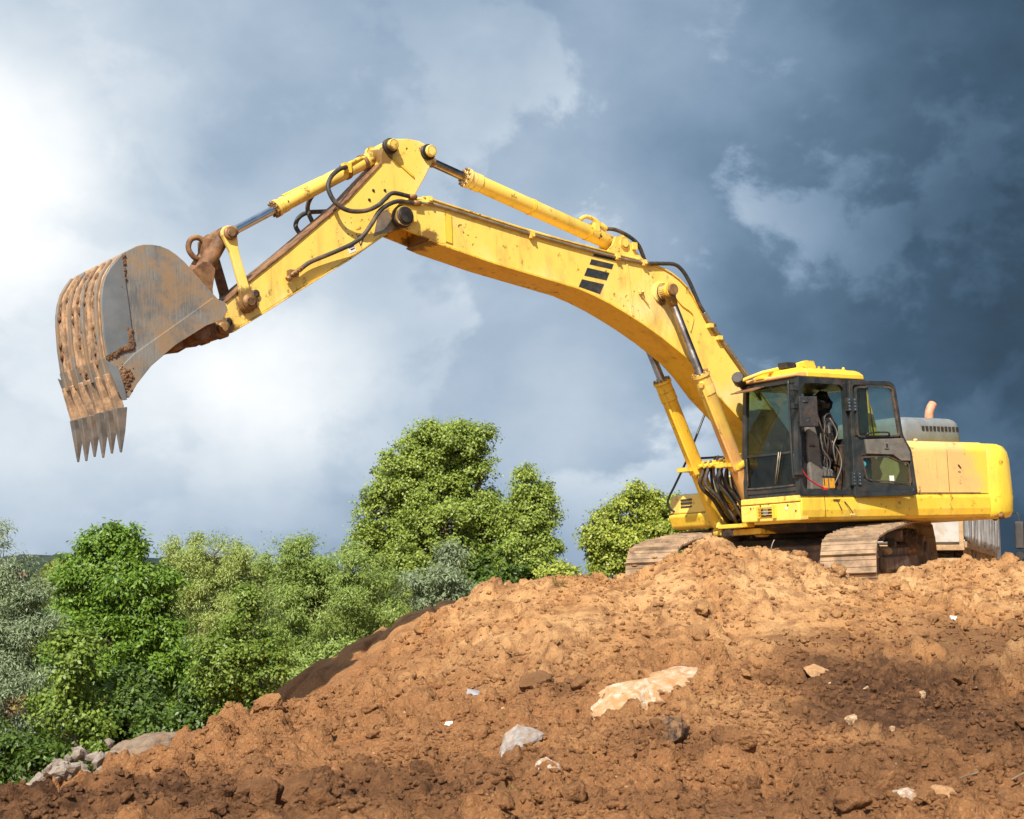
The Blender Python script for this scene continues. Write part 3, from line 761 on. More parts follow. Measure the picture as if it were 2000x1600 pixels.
for t in (.5, 1.45):
    p = Vector((3.40, 0, 4.90)) + ax * t
    b = MB(); b.rings(p, p + ax, [(-.02, .112), (.02, .112)]); b.build('pipe_band', m_yellow2, ac)
b = MB(); b.tube([(4.05, .05, 5.17), (3.93, .05, 5.225), (3.78, .05, 5.19), (3.68, .05, 5.12)], .028, 8); b.cyl((3.70, .05, 5.14), (3.60, .05, 5.09), .04, .04, 10); b.box((3.74, -.02, 5.03), (3.82, .10, 5.16))
b.build('feed_pipe', m_yellow, ac, .004)
for s in (1, -1):
    bo, ax = cylinder('boom_cylinder', (1.36, .39 * s, 1.04), (2.866, .39 * s, 4.254), 2.34, .108, .057, m_peach if s > 0 else m_yellow2, m_rodbrown, .10, .16, .30, m_yellow2)
    p = Vector((1.36, .39 * s, 1.04)) + ax * .98
    b = MB(); b.rings(p, p + ax, [(-.04, .125), (.04, .125)]); b.box((p.x - .02, p.y - .18, p.z - .03), (p.x + .22, p.y + .05, p.z + .03)); b.build('cylinder_clamp', m_yellow2, bo, .006)
    q0 = Vector((1.36, .39 * s, 1.04)) + ax * 2.22; q1 = Vector((1.36, .39 * s, 1.04)) + ax * .9
    off = Vector((.10, .06, -.05))
    b = MB(); b.tube([q0 + off * .7, q0 + off - ax * .12, (q0 + q1) / 2 + off, q1 + off], .021, 8); b.cyl(q0 + off * .3, q0 + off * 1.25, .04, .04, 10)
    b.build('feed_pipe', m_peach if s > 0 else m_yellow2, bo)

# ---- bucket linkage
for s in (1, -1):
    b = MB()
    P0 = Vector((9.19, 4.437)); P1 = Vector((8.975, 3.69)); d_ = (P1 - P0).normalized(); n_ = Vector((-d_.y, d_.x))
    out = []
    for k in range(9):
        t = math.pi * k / 8; out.append(tuple(P0 + (n_ * math.cos(t) - d_ * math.sin(t)) * .095))
    out += [tuple(P0 - n_ * .055 + d_ * .2), tuple(P1 - n_ * .06 - d_ * .18)]
    for k in range(9):
        t = math.pi * k / 8; out.append(tuple(P1 + (-n_ * math.cos(t) + d_ * math.sin(t)) * .105))
    out += [tuple(P1 + n_ * .06 - d_ * .18), tuple(P0 + n_ * .055 + d_ * .2)]
    b.prism(out, s * .215, s * .27)
    lk = b.build('link_arm', m_yellow if s > 0 else m_rust, exc, .014)
    for q, r in ((P0, .075), (P1, .085)):
        b = MB(); b.rings((q.x, s * .26, q.y), (q.x, s * 2, q.y), [(0, r), (.045, r), (.045, r * .6), (.07, r * .55)]); b.build('pin_head', m_pin, lk)
b = MB(); b.cyl((9.19, -.21, 4.437), (9.19, .21, 4.437), .085); b.cyl((9.46, -.2, 4.0), (9.46, .2, 4.0), .1)
for s in (-1, 1): b.cyl((9.19, s * .10, 4.437), (9.46, s * .10, 4.0), .085, .10, 16)
b.box((9.26, -.12, 4.05), (9.40, .12, 4.40), Matrix.Translation((0, 0, 0)))
plink = b.build('bucket_link', m_rust, exc, .012)
b = MB()
hk = [(9.40, .0, 4.16), (9.50, .0, 4.20), (9.56, .0, 4.29), (9.53, .0, 4.39), (9.44, .0, 4.42), (9.37, .0, 4.37), (9.36, .0, 4.31)]
b.tube(hk, .032, 10); b.build('lifting_hook', m_rust, plink)

# ---- bucket
BH = .66
back = [(9.46, 3.545), (9.625, 3.703), (9.757, 3.836), (9.905, 3.983), (10.0, 4.055), (10.086, 4.103), (10.18, 4.13), (10.273, 4.135), (10.36, 4.127), (10.435, 4.104), (10.58, 4.022), (10.66, 3.95), (10.724, 3.86), (10.775, 3.77), (10.808, 3.66), (10.825, 3.55), (10.827, 3.44), (10.81, 3.18), (10.775, 2.931), (10.72, 2.73), (10.655, 2.60), (10.625, 2.53)]
mouth = [(10.565, 2.52), (10.547, 2.55), (10.457, 2.70), (10.30, 2.885), (10.03, 3.11), (9.862, 3.215), (9.674, 3.335), (9.50, 3.40), (9.435, 3.48)]
b = MB()
b.strip(back, -BH + .005, BH - .005, -.03)
bucket = b.build('bucket', m_bucket_dirty, exc, .006)
for s in (1, -1):
    b = MB(); b.prism(back[:-1] + mouth[1:], s * (BH - .035), s * (BH + .004)); b.build('side_plate', m_bucket, bucket, .006)
    b = MB()
    edge = [(9.43, 3.50), (9.46, 3.585), (9.60, 3.62), (10.50, 2.965), (10.66, 2.80), (10.60, 2.56), (10.547, 2.52), (10.457, 2.67), (10.30, 2.862), (10.03, 3.092), (9.862, 3.20), (9.674, 3.32), (9.50, 3.385)]
    b.prism(edge, s * (BH + .002), s * (BH + .024)); b.build('side_edge_plate', m_bucket, bucket, .005)
    b = MB()
    wp = [(10.60, 4.00), (10.724, 3.85), (10.775, 3.76), (10.806, 3.655), (10.82, 3.55), (10.82, 3.44), (10.803, 3.18), (10.77, 2.94), (10.49, 3.09), (10.53, 3.45)]
    b.prism(wp, s * (BH + .002), s * (BH + .022)); b.build('side_wear_plate', m_bucket_clean, bucket, .004)
    b = MB()
    sc_ = [(10.79, 2.88), (10.735, 2.74), (10.665, 2.58), (10.625, 2.49), (10.575, 2.50), (10.60, 2.62), (10.66, 2.82)]
    b.prism(sc_, s * (BH + .024), s * (BH + .044)); b.build('side_cutter', m_bucket_clean, bucket, .004)
# hinge ears and stiffened top
for s in (-1, 1):
    b = MB()
    b.prism([(9.20, 3.36), (9.22, 3.29), (9.31, 3.255), (9.42, 3.27), (9.60, 3.16), (9.78, 3.13), (9.95, 3.06), (10.05, 3.30), (9.80, 3.80), (9.66, 3.98), (9.52, 4.10), (9.42, 4.10), (9.36, 4.03), (9.40, 3.80), (9.36, 3.52)], s * .21, s * .26)
    b.build('hinge_ear', m_rust, bucket, .01)
b = MB(); b.strip([(9.46, 3.50), (9.66, 3.40), (9.86, 3.28), (10.0, 3.20)], -BH + .04, BH - .04, -.06); b.cyl((9.70, -BH + .04, 3.28), (9.70, BH - .04, 3.28), .11, .11, 14); b.cyl((9.98, -BH + .05, 3.12), (9.98, BH - .05, 3.12), .07, .07, 12); b.build('torque_tube', m_rust, bucket, .01)
# wear strips up the back
wear = back[11:-2]
for k in range(7):
    y = -.56 + k * (1.12 / 6)
    b = MB(); b.strip(wear, y - .026, y + .026, .028); b.build('wear_strip', m_bucket_dirty if k % 2 else m_bucket, bucket, .006)
# lip plate, adapters, teeth
b = MB(); b.strip(back[18:], -BH + .002, BH - .002, .012); b.build('lip_plate', m_bucket, bucket, .006)
for k in range(6):
    y = -.60 + k * (1.20 / 5)
    b = MB()
    b.prism([(10.775, 2.76), (10.71, 2.53), (10.655, 2.35), (10.575, 2.355), (10.585, 2.46), (10.63, 2.58), (10.70, 2.78)], y - .040, y + .040)
    b.build('tooth_adapter', m_bucket_dirty, bucket, .012)
    wz = rng.uniform(-.03, .02)
    v = [(10.68, y - .058, 2.42), (10.68, y + .058, 2.42), (10.555, y + .058, 2.43), (10.555, y - .058, 2.43),
         (10.645, y - .044, 2.19), (10.645, y + .044, 2.19), (10.572, y + .044, 2.19), (10.572, y - .044, 2.19),
         (10.618, y - .016, 1.985 + wz), (10.618, y + .016, 1.985 + wz), (10.600, y + .016, 1.98 + wz), (10.600, y - .016, 1.98 + wz)]
    b = MB(); b.add(v, [(0, 1, 2, 3), (8, 11, 10, 9)] + [(a, a + 4, (a + 1) % 4 + 4, (a + 1) % 4) for a in range(4)] + [(a + 4, a + 8, (a + 1) % 4 + 8, (a + 1) % 4 + 4) for a in range(4)])
    b.build('tooth', m_tooth, bucket, .008)
# mud caked along seams and the back
def lump_mesh(seed, sub=2, amp=.25, sq=(1, 1, 1), fr=1.7):
    bm = bmesh.new(); bmesh.ops.create_icosphere(bm, subdivisions=sub, radius=1)
    off = Vector((seed * 3.1, seed * 1.7, seed * .9))
    for v in bm.verts:
        n = v.co.normalized()
        v.co = n * (1 + amp * (mnoise.noise(n * fr + off) * 1.5 + .7 * mnoise.noise(n * fr * 2.3 + off) + .55 * abs(mnoise.noise(n * fr * 4.7 + off)) + .30 * mnoise.noise(n * fr * 9 + off)))
        v.co = Vector((v.co.x * sq[0], v.co.y * sq[1], v.co.z * sq[2]))
    return bm
def add_lump(mb, c, r, seed, sq=(1, 1, 1)):
    bm = lump_mesh(seed, 2, .3, sq)
    bm.verts.ensure_lookup_table()
    mb.add([Vector(c) + v.co * r for v in bm.verts], [tuple(v.index for v in f.verts) for f in bm.faces], True)
    bm.free()
b = MB()
for i in range(230):
    t = i / 229
    if t < .68:
        u = t / .68; p = Vector((10.585 - .085 * u + .03 * math.sin(u * 3), BH + .012, 4.0 - .93 * u))
    else:
        u = (t - .68) / .32; p = Vector((10.50 + .27 * u, BH + .012, 3.06 - .13 * u))
    add_lump(b, p + Vector((rng.uniform(-.022, .022), 0, rng.uniform(-.02, .02))), rng.uniform(.007, .021) * (1.5 if .55 < t < .85 else 1), i, (1, .5, 1))
for i in range(160):
    add_lump(b, (10.585 + rng.gauss(0, .035), BH + rng.uniform(.01, .03), 2.72 + rng.gauss(0, .055)), rng.uniform(.008, .024), 50 + i, (1, .7, 1))
tag(b.build('caked_mud', m_mud, bucket), kind='stuff')
b = MB()
for i in range(70):
    k = rng.randrange(1, len(wear) - 1); t = rng.random()
    p = Vector(wear[k]).lerp(Vector(wear[k + 1 if k + 1 < len(wear) else k]), t)
    add_lump(b, (p.x + .008, rng.uniform(-.52, .52), p.y), rng.uniform(.010, .030), 100 + i, (.7, 1, 1.5))
tag(b.build('caked_mud', m_mud, bucket), kind='stuff')

# ---- hoses and pipes on the boom and arm
def hose(pts, r=.026, mat=None, name='hydraulic_hose', seg=10):
    b = MB(); b.tube(pts, r, seg, 8); return b.build(name, mat or m_rubber, exc)
hose([(f, y, z) for (f, z), y in zip([(6.80, 5.115), (6.863, 5.115), (7.10, 5.115), (7.22, 5.03), (7.33, 4.935), (7.50, 4.855), (7.714, 4.835), (7.88, 4.91), (7.955, 5.07), (7.90, 5.22), (7.75, 5.35), (7.60, 5.42)], [.29, .30, .34, .36, .37, .36, .35, .34, .31, .27, .20, .12])], .027)
hose([(f, y, z) for (f, z), y in zip([(6.70, 5.04), (6.80, 5.037), (7.0, 5.03), (7.15, 4.98), (7.297, 4.877), (7.40, 4.72), (7.50, 4.58), (7.623, 4.478), (7.80, 4.385), (7.966, 4.308), (8.20, 4.20), (8.33, 4.10)], [.29, .29, .33, .35, .35, .33, .31, .29, .275, .265, .26, .255])], .027)
hose([(7.80, -.10, 5.25), (7.91, -.2, 5.08), (7.93, -.24, 4.95), (7.88, -.22, 4.80)], .027)
hose([(8.05, -.24, 4.66), (8.08, -.27, 4.75), (8.02, -.29, 4.86), (7.90, -.29, 4.93), (7.70, -.27, 4.96), (7.4, -.25, 5.0), (7.0, -.30, 5.05)], .027)
for y, dz, mt in ((.275, .0, m_pipe), (.225, .055, m_yellow)):
    hose([(6.78, y + .02, 5.05 + dz), (6.463, y, 5.055 + dz), (5.98, y, 4.985 + dz), (5.004, y, 4.835 + dz), (3.753, y, 4.675 + dz * .9), (3.135, y, 4.625 + dz)], .019 if mt is m_pipe else .022, mt, 'hydraulic_pipe', 8)
for f, y, z in ((6.74, .295, 5.045), (6.80, .295, 5.115), (3.12, .275, 4.625), (1.98, .285, 3.86)):
    b = MB(); b.cyl((f - .05, y, z), (f + .05, y, z), .034, .034, 6); b.build('hose_fitting', m_pin, exc)
hose([(f, .28, z) for f, z in ((3.10, 4.625), (2.862, 4.645), (2.62, 4.655), (2.48, 4.585), (2.364, 4.442), (2.27, 4.27), (2.197, 4.135), (2.12, 4.03))], .027)
hose([(2.12, .28, 4.03), (2.02, .28, 3.90), (1.465, .28, 3.299), (1.15, .28, 2.95)], .034, m_pipe, 'hydraulic_pipe')
hose([(3.62, .05, 5.09), (3.45, .06, 5.095), (3.22, .06, 5.03), (3.05, .05, 4.93), (2.93, .02, 4.76), (2.85, 0, 4.60)], .027)
# hoses feeding the boom cylinders and the swivel, a hanging tangle between deck and boom foot
for i in range(6):
    y0 = -.28 + i * .12; k = rng.uniform(-.05, .05)
    hose([(1.74 + k, y0 * .8 + .05, 1.98 + k), (1.80 + k * 2, y0 + k, 1.72), (1.66 + k, y0 + .08 + k, 1.45 + k), (1.52, y0 + .10, 1.24 + k), (1.30, y0 + k, 1.18), (1.0, y0, 1.35)], rng.choice([.022, .027, .03]), rng.choice([m_rubber, m_rubber, m_dark]))
for i in range(7):
    y0 = -.25 + i * .08; k = rng.uniform(-.04, .04)
    hose([(1.55 + k, y0, 2.10), (1.68 + k, y0 + .02, 1.9), (1.60, y0, 1.62 + k), (1.46, y0 + .04, 1.42)], .02, rng.choice([m_rubber, m_pipe, m_yellow2]))
b = MB()
for i in range(6):
    y0 = -.28 + i * .11
    b.box((1.70, y0, 1.93), (1.80, y0 + .07, 2.03)); b.cyl((1.80, y0 + .03, 1.97), (1.88, y0 + .03, 1.95), .03, .03, 8)
b.build('hose_manifold', m_yellow2, exc, .006)

# ---- revolving upper frame
b = MB()
def rect(x0, x1, z0, z1): return [(x0, z0), (x1, z0), (x1, z1), (x0, z1)]
# left deck skirt: rounded lower edge, seen along the whole side
sk = [(1.50, 1.45), (1.515, 1.40), (1.515, 1.25), (1.495, 1.16), (1.45, 1.12), (1.30, 1.10), (.62, 1.10), (.62, 1.45)]
b.prism(sk, 1.74, -2.20, 'x')
side = b.build('side_skirt', m_yellow2, exc, .02, 3)
b = MB(); b.prism([(.44, 1.37), (1.505, 1.37), (1.505, 1.45), (.44, 1.45)], 1.66, 1.78, 'x'); b.build('cab_sill', m_yellow, exc, .01)
b = MB(); b.prism([(.42, 1.14), (1.50, 1.12), (1.50, 1.365), (.42, 1.365)], 1.60, 1.77, 'x'); fs = b.build('front_skirt', m_yellow, exc, .02, 3)
# step/work light let into the front skirt
b = MB(); b.box((1.755, .80, 1.20), (1.775, 1.04, 1.32)); b.build('lamp_recess', m_black, fs)
b = MB(); b.cyl((1.765, .90, 1.26), (1.79, .90, 1.26), .045, .05, 14); b.build('work_lamp', m_mirror, fs)
b = MB()
for z in (1.225, 1.265, 1.305): b.cyl((1.80, .78, z), (1.80, 1.06, z), .007, .007, 6)
b.box((1.77, .76, 1.18), (1.81, .79, 1.33)); b.box((1.77, 1.05, 1.17), (1.82, 1.09, 1.34)); b.build('lamp_guard', m_yellow2, fs)
for y, z in ((.62, 1.32), (.80, 1.345), (1.30, 1.33), (1.44, 1.25)):
    b = MB(); b.cyl((1.768, y, z), (1.782, y, z), .011, .011, 6); b.build('bolt', m_dark, fs)
b = MB(); b.cyl((1.765, 1.27, 1.29), (1.775, 1.27, 1.29), .022, .022, 14); b.build('round_sticker', m_white, fs)
# panel joints, latch and drop handle on the skirt
for f in (1.30,):
    b = MB(); b.box((f - .004, 1.514, 1.16), (f + .004, 1.517, 1.43)); b.build('panel_joint', m_dark, side)
b = MB(); b.box((1.02, 1.516, 1.375), (1.14, 1.53, 1.39)); b.tube([(1.07, 1.525, 1.38), (.99, 1.53, 1.24)], .005, 6, 1); b.tube([(.93, 1.525, 1.36), (.86, 1.54, 1.28), (.80, 1.545, 1.20)], .007, 6); b.build('latch', m_dark, side)
b = MB(); b.box((.77, 1.52, 1.175), (.84, 1.565, 1.195)); b.build('latch_handle', m_yellow, side, .004)
b = MB(); b.prism([(1.75, 1.448), (-.46, 1.446), (-.46, 1.434), (1.75, 1.436)], 1.47, 1.525); b.build('deck_edge', m_dark, exc)
# centre frame under everything, slew ring
b = MB()
b.prism([(1.60, 1.10), (1.60, 1.06), (1.30, .98), (-.55, .98), (-.85, 1.115), (-2.1, 1.12), (-2.1, 1.22)], .40, 1.12)
b.prism([(.9, 1.2), (.8, 1.0), (-.5, .99), (-.8, 1.115), (-2.3, 1.12), (-2.3, 1.2)], -1.2, .399)
b.build('main_frame', m_dark, exc, .01)
b = MB(); b.box((1.30, .02, 1.075), (1.83, .50, 1.13)); b.box((1.30, .10, .98), (1.62, .62, 1.06)); b.build('deck_plate', m_yellow2, exc, .008)
b = MB(); b.cyl((.15, 0, .86), (.15, 0, 1.02), .78, .80, 48); b.build('slew_ring', m_dark, exc)
# boom foot brackets
for s in (-1, 1):
    b = MB(); b.prism([(1.55, 1.10), (1.50, 1.22), (.95, 1.5), (.62, 1.95), (.30, 2.10), (.0, 1.95), (-.35, 1.10)], s * .27, s * .32); b.build('boom_bracket', m_yellow, exc, .01)
b = MB(); b.cyl((.32, -.36, 1.80), (.32, .36, 1.80), .10); b.build('boom_foot_pin', m_pin, exc)
b = MB(); b.cyl((1.36, -.55, 1.04), (1.36, .55, 1.04), .07); b.box((1.24, -.5, .97), (1.45, .5, 1.05)); b.build('cylinder_foot', m_dark, exc, .01)

# right-hand tool box with nose
b = MB()
b.prism([(1.30, 1.63), (1.46, 1.60), (1.49, 1.36), (1.49, 1.34), (.5, 1.34), (.5, 1.66)], -1.32, -.42)
tb = b.build('tool_box', m_yellow, exc, .03, 3)
b = MB(); b.prism([(1.50, 1.335), (1.515, 1.30), (1.46, 1.15), (1.36, 1.11), (1.16, 1.15), (.95, 1.22), (.4, 1.20), (.4, 1.335)], -1.33, -.40)
b.build('tool_box_base', m_yellow2, tb, .02, 2)
for k in range(3):
    b = MB(); b.box((1.462, -1.08, 1.425 + .05 * k), (1.492, -.86, 1.448 + .05 * k)); b.build('vent_slot', m_decal, tb)
b = MB(); b.prism([(.5, 1.36), (1.1, 1.34), (.9, 1.70), (.2, 1.95), (-1.0, 2.15), (-1.0, 1.2), (.5, 1.2)], -1.3, -.38); b.build('tank_cover', m_yellow, exc, .02)
# handrail and mirror stay on the right-hand side
hose([(1.43, -1.22, 1.37), (1.53, -1.23, 1.40), (1.60, -1.23, 1.50), (1.575, -1.22, 1.60), (1.46, -1.2, 1.78), (1.173, -1.2, 2.199), (.764, -1.2, 2.893)], .017, m_cab, 'handrail', 8)
hose([(1.178, -1.2, 2.15), (.78, -1.2, 2.17), (.40, -1.2, 2.19)], .018, m_cab, 'handrail', 8)
hose([(.60, -1.2, 2.2), (.60, -1.2, 1.9)], .018, m_cab, 'handrail', 8)

# ---- engine house and counterweight
b = MB()
n = 8
pr = [(1.49, 1.46), (1.50, 2.06)] + [(1.34 + .16 * math.cos(R(90 * k / n)), 2.06 + .155 * math.sin(R(90 * k / n))) for k in range(1, n + 1)] + [(-1.45, 2.215), (-1.45, 1.46)]
b.prism(pr, -.46, -2.20, 'x')
eh = b.build('engine_house', m_house, exc, .006)
for f in (-1.30,):
    b = MB(); b.box((f - .004, 1.498, 1.50), (f + .004, 1.502, 2.08)); b.build('panel_joint', m_pin, eh)
b = MB(); b.box((-2.0, 1.499, 1.468), (-.46, 1.503, 1.476)); b.build('panel_joint', m_dark, eh)
b = MB(); b.cyl((-.78, 1.38, 2.21), (-.78, 1.38, 2.24), .03, .025, 12); b.build('filler_cap', m_yellow, eh)
b = MB(); b.prism([(-1.56, 1.83), (-1.53, 1.86), (-1.55, 1.87), (-1.60, 1.82)], 1.501, 1.506); b.prism([(-1.52, 1.875), (-1.545, 1.875), (-1.53, 1.85)], 1.501, 1.506); b.prism([(-1.52, 1.78), (-1.58, 1.775), (-1.58, 1.77), (-1.52, 1.772)], 1.501, 1.505); b.build('scuff_mark', m_decal, eh)
# counterweight: rounded plan, rounded top edge, undercut bottom
def plan(off):
    pts = []
    Rr_ = .42 - off
    hw = 1.505 - off
    for k in range(9):
        t = R(90 * k / 8); pts.append((-2.60 - .0 + (-(Rr_) * math.sin(t)) , hw - Rr_ + Rr_ * math.cos(t)))
    out = [(-2.203, hw)] + pts
    m = [(x - .10 * (1 - (y / hw) ** 2), y) for x, y in out]
    for k in range(1, 6):
        y = (hw - Rr_) * (1 - k / 6 * 1.0); m.append((-2.60 - Rr_ - .10 * (1 - (y / hw) ** 2), y))
    full = m + [(x, -y) for x, y in reversed(m)]
    return full
lv = [(1.10, .16), (1.12, .06), (1.20, .015), (1.40, 0), (1.95, .0), (2.08, .02), (2.16, .07), (2.20, .15), (2.21, .24)]
rings_ = []
for z, o_ in lv:
    ln = plan(o_)
    rings_.append([(x + (0 if x < -2.3 else 0) + max(0, (z - 1.5)) * .07 * (1 if x < -2.3 else 0), y, z) for x, y in ln])
b = MB()
v = [p for r_ in rings_ for p in r_]; nn = len(rings_[0])
f = []
for j in range(len(rings_) - 1):
    for i in range(nn): f.append((j * nn + i, j * nn + (i + 1) % nn, (j + 1) * nn + (i + 1) % nn, (j + 1) * nn + i))
b.add(v, f, True); b.add(rings_[0], [tuple(range(nn))]); b.add(rings_[-1], [tuple(range(nn))])
cwt = b.build('counterweight', m_cw, exc)
b = MB()
for i in range(40):
    t = rng.random(); add_lump(b, (-2.35 - .55 * t, 1.44 - .4 * max(0, t - .35) * 1.6 + rng.uniform(-.02, .02), 1.135 + rng.uniform(-.03, .06) * (.5 + t)), rng.uniform(.015, .05), 200 + i, (1.3, .6, .8))
tag(b.build('mud_splash', m_rust, cwt), kind='stuff')
# grey hood over the engine with vent slots, exhaust
def rounded_box(x0, x1, y0, y1, z0, z1, r, seg=4, top_in=.06):
    mb = MB(); L_ = []
    for z, o_ in [(z0, 0), (z1 - r, top_in * .4)] + [(z1 - r + r * math.sin(R(90 * k / seg)), top_in * .4 + r * (1 - math.cos(R(90 * k / seg)))) for k in range(1, seg + 1)]:
        ring = []
        rc = .12
        for cx, cy, a0 in ((x1 - o_ - rc, y1 - o_ - rc, 0), (x0 + o_ + rc, y1 - o_ - rc, 90), (x0 + o_ + rc, y0 + o_ + rc, 180), (x1 - o_ - rc, y0 + o_ + rc, 270)):
            for k in range(5): ring.append((cx + rc * math.cos(R(a0 + 90 * k / 4)), cy + rc * math.sin(R(a0 + 90 * k / 4)), z))
        L_.append(ring)
    nn = len(L_[0]); f = []
    for j in range(len(L_) - 1):
        for i in range(nn): f.append((j * nn + i, j * nn + (i + 1) % nn, (j + 1) * nn + (i + 1) % nn, (j + 1) * nn + i))
    mb.add([p for r_ in L_ for p in r_], f, True); mb.add(L_[-1], [tuple(range(nn))]); mb.add(L_[0], [tuple(range(nn))])
    return mb
hood = rounded_box(-2.73, -1.30, -.75, .72, 2.19, 2.655, .13).build('engine_hood', m_greyhood, exc)
for k in range(10):
    f0 = -1.78 - k * .088
    b = MB(); b.box((f0 - .052, .690, 2.445), (f0, .712, 2.515)); b.build('vent_slot', m_black, hood)
b = MB(); b.tube([(-2.52, .25, 2.60), (-2.53, .25, 2.74), (-2.57, .25, 2.84), (-2.64, .25, 2.92)], .068, 16); b.build('exhaust_pipe', m_exhaust, exc)

# ---- cab
CF0, CF1, CL0, CL1, CZ0, CZ1 = .32, 1.74, .47, 1.50, 1.45, 3.02
def lean(z): return CF1 - .10 * max(0, (z - 1.9) / 1.1) ** 1.3          # raked windscreen line
b = MB()
pw = .065
fr_line = [(lean(z), z) for z in (CZ0, 1.7, 1.9, 2.2, 2.5, 2.8, CZ1)]
for y0, y1 in ((CL0, CL0 + .06), (CL1 - .075, CL1)):                        # front pillars
    b.prism(fr_line + [(x - pw, z) for x, z in reversed(fr_line)], y0, y1)
b.prism([(.78, CZ0), (.62, CZ0), (.60, CZ1), (.76, CZ1)], CL1 - .07, CL1)   # door pillar
b.prism([(.46, CZ0), (CF0, CZ0), (CF0, CZ1), (.46, CZ1)], CL1 - .07, CL1 - .002)
b.prism([(.46, CZ0), (CF0, CZ0), (CF0, CZ1), (.46, CZ1)], CL0, CL0 + .06)
b.prism([(.78, CZ0), (.70, CZ0), (.70, CZ1), (.78, CZ1)], CL0 + .002, CL0 + .05)
b.box((CF0, CL0 + .001, CZ0), (CF1 - .03, CL1 - .001, CZ0 + .065))          # floor
b.box((CF0 + .01, CL0 + .06, CZ1 - .09), (CF1 - .16, CL1 - .07, CZ1 - .02)) # roof lining
for y0, y1 in ((CL0 + .003, CL0 + .06), (CL1 - .072, CL1 - .004)): b.box((CF0 + .02, y0, CZ1 - .085), (lean(CZ1) - .01, y1, CZ1 - .003))
b.box((CF1 - .085, CL0 + .06, CZ0 + .06), (CF1 - .015, CL1 - .07, CZ0 + .15))   # bottom rail of windscreen
b.box((lean(CZ1) - .06, CL0 + .06, CZ1 - .075), (lean(CZ1) - .004, CL1 - .07, CZ1 - .005))
b.box((CF1 - .055, CL0 + .06, 2.01), (CF1 - .022, CL1 - .07, 2.035))          # split of windscreen
b.box((CF0 + .004, CL0 + .05, CZ0 + .06), (CF0 + .05, CL1 - .06, 2.25))          # rear wall, right wall below the windows
b.box((.46, CL0 + .004, CZ0 + .06), (.78, CL0 + .045, 2.2)); b.box((.78, CL0 + .004, CZ0 + .06), (CF1 - .06, CL0 + .045, 1.93))
b.prism([(.60, CZ0 + .06), (.46, CZ0 + .06), (.46, 2.25), (.60, 2.25)], CL1 - .068, CL1 - .01)
# rounded corners of the door opening
for cx, cz, sx, sz in ((.78, CZ0 + .065, 1, 1), (.765, CZ1 - .085, 1, -1), (1.665, CZ0 + .065, -1, 1), (1.585, CZ1 - .085, -1, -1)):
    pts = [(cx, cz)] + [(cx + sx * (.11 - .11 * math.cos(R(a))), cz + sz * (.11 - .11 * math.sin(R(a)))) for a in range(0, 91, 15)]
    b.prism(pts, CL1 - .062, CL1 - .006)
cab = b.build('cab', m_cab, exc, .008)
# roof: crowned cap
b = MB(); rf = []
for z, o_ in ((CZ1 - .002, .0), (CZ1 + .055, .0), (CZ1 + .10, .035), (CZ1 + .13, .09), (CZ1 + .145, .18)):
    rf.append([(x, y, z - (.085 if x > 1.50 else 0) * (z > CZ1 + .02) * 1.0) for x, y in ((1.47, CL1 - o_), (.36 + o_ * .9, CL1 - o_), (.30 + o_ * 1.3, CL1 - .10 - o_), (.30 + o_ * 1.3, CL0 + .10 + o_), (.36 + o_ * .9, CL0 + o_), (1.47, CL0 + o_))])
f = []
for j in range(4):
    for i in range(6): f.append((j * 6 + i, j * 6 + (i + 1) % 6, (j + 1) * 6 + (i + 1) % 6, (j + 1) * 6 + i))
b.add([p for r_ in rf for p in r_], f); b.add(rf[-1], [tuple(range(6))]); b.add(rf[0], [tuple(range(6))])
roof = b.build('roof', m_yellow2, cab, .02, 3)
b = MB(); b.prism([(1.468, CZ1 - .0), (1.66, CZ1 - .0), (1.67, CZ1 + .03), (1.62, CZ1 + .055), (1.468, CZ1 + .06)], CL0 + .01, CL1 - .012); b.build('roof_front_edge', m_peach, cab, .01)
for f_, y_ in ((1.02, 1.3), (.92, 1.3)):
    b = MB(); b.rings((f_, y_, CZ1 + .13), (f_, y_, 9), [(0, .02), (.05, .017)], 10); b.build('roof_bolt', m_yellow2, cab)
b = MB(); b.box((.48, 1.2, CZ1 + .135), (.66, 1.3, CZ1 + .16)); b.cyl((.5, 1.25, CZ1 + .15), (.47, 1.25, CZ1 + .19), .02, .02, 8); b.build('roof_hatch_latch', m_yellow2, cab, .004)
# guard bar with work lamp on the roof edge
b = MB(); b.tube([(1.80, .62, CZ1 + .04), (1.60, .80, CZ1 + .13), (1.30, .98, CZ1 + .20)], .028, 8, 1); b.prism([(1.18, CZ1 + .15), (1.16, CZ1 + .25), (.98, CZ1 + .30), (.84, CZ1 + .295), (.80, CZ1 + .20), (.95, CZ1 + .16), (1.05, CZ1 + .20)], .95, 1.06)
b.box((1.55, .75, CZ1 + .03), (1.68, .9, CZ1 + .07)); b.build('lamp_bracket', m_yellow2, cab, .012)
b = MB(); b.box((1.22, .92, CZ1 + .165), (1.42, 1.08, CZ1 + .255)); b.box((1.19, .94, CZ1 + .18), (1.23, 1.06, CZ1 + .24)); b.build('roof_lamp', m_black, cab, .015)
b = MB(); b.cyl((1.72, .50, CZ1 + .035), (1.85, .58, CZ1 + .09), .085, .085, 12); b.cyl((1.70, .49, CZ1 + .02), (1.60, .45, CZ1 - .03), .05, .05, 10); b.build('roof_lamp', m_black, cab, .012)
# sun visor plate leaning out over the windscreen; rust brown paints in its shade
b = MB(); b.box((0, CL0 - .0, -.008), (.24, CL1 - .62, .008), Matrix.Translation((1.66, 0, CZ1 - .07)) @ Matrix.Rotation(R(16), 4, 'Y')); b.build('sun_visor', m_rust, cab, .003)
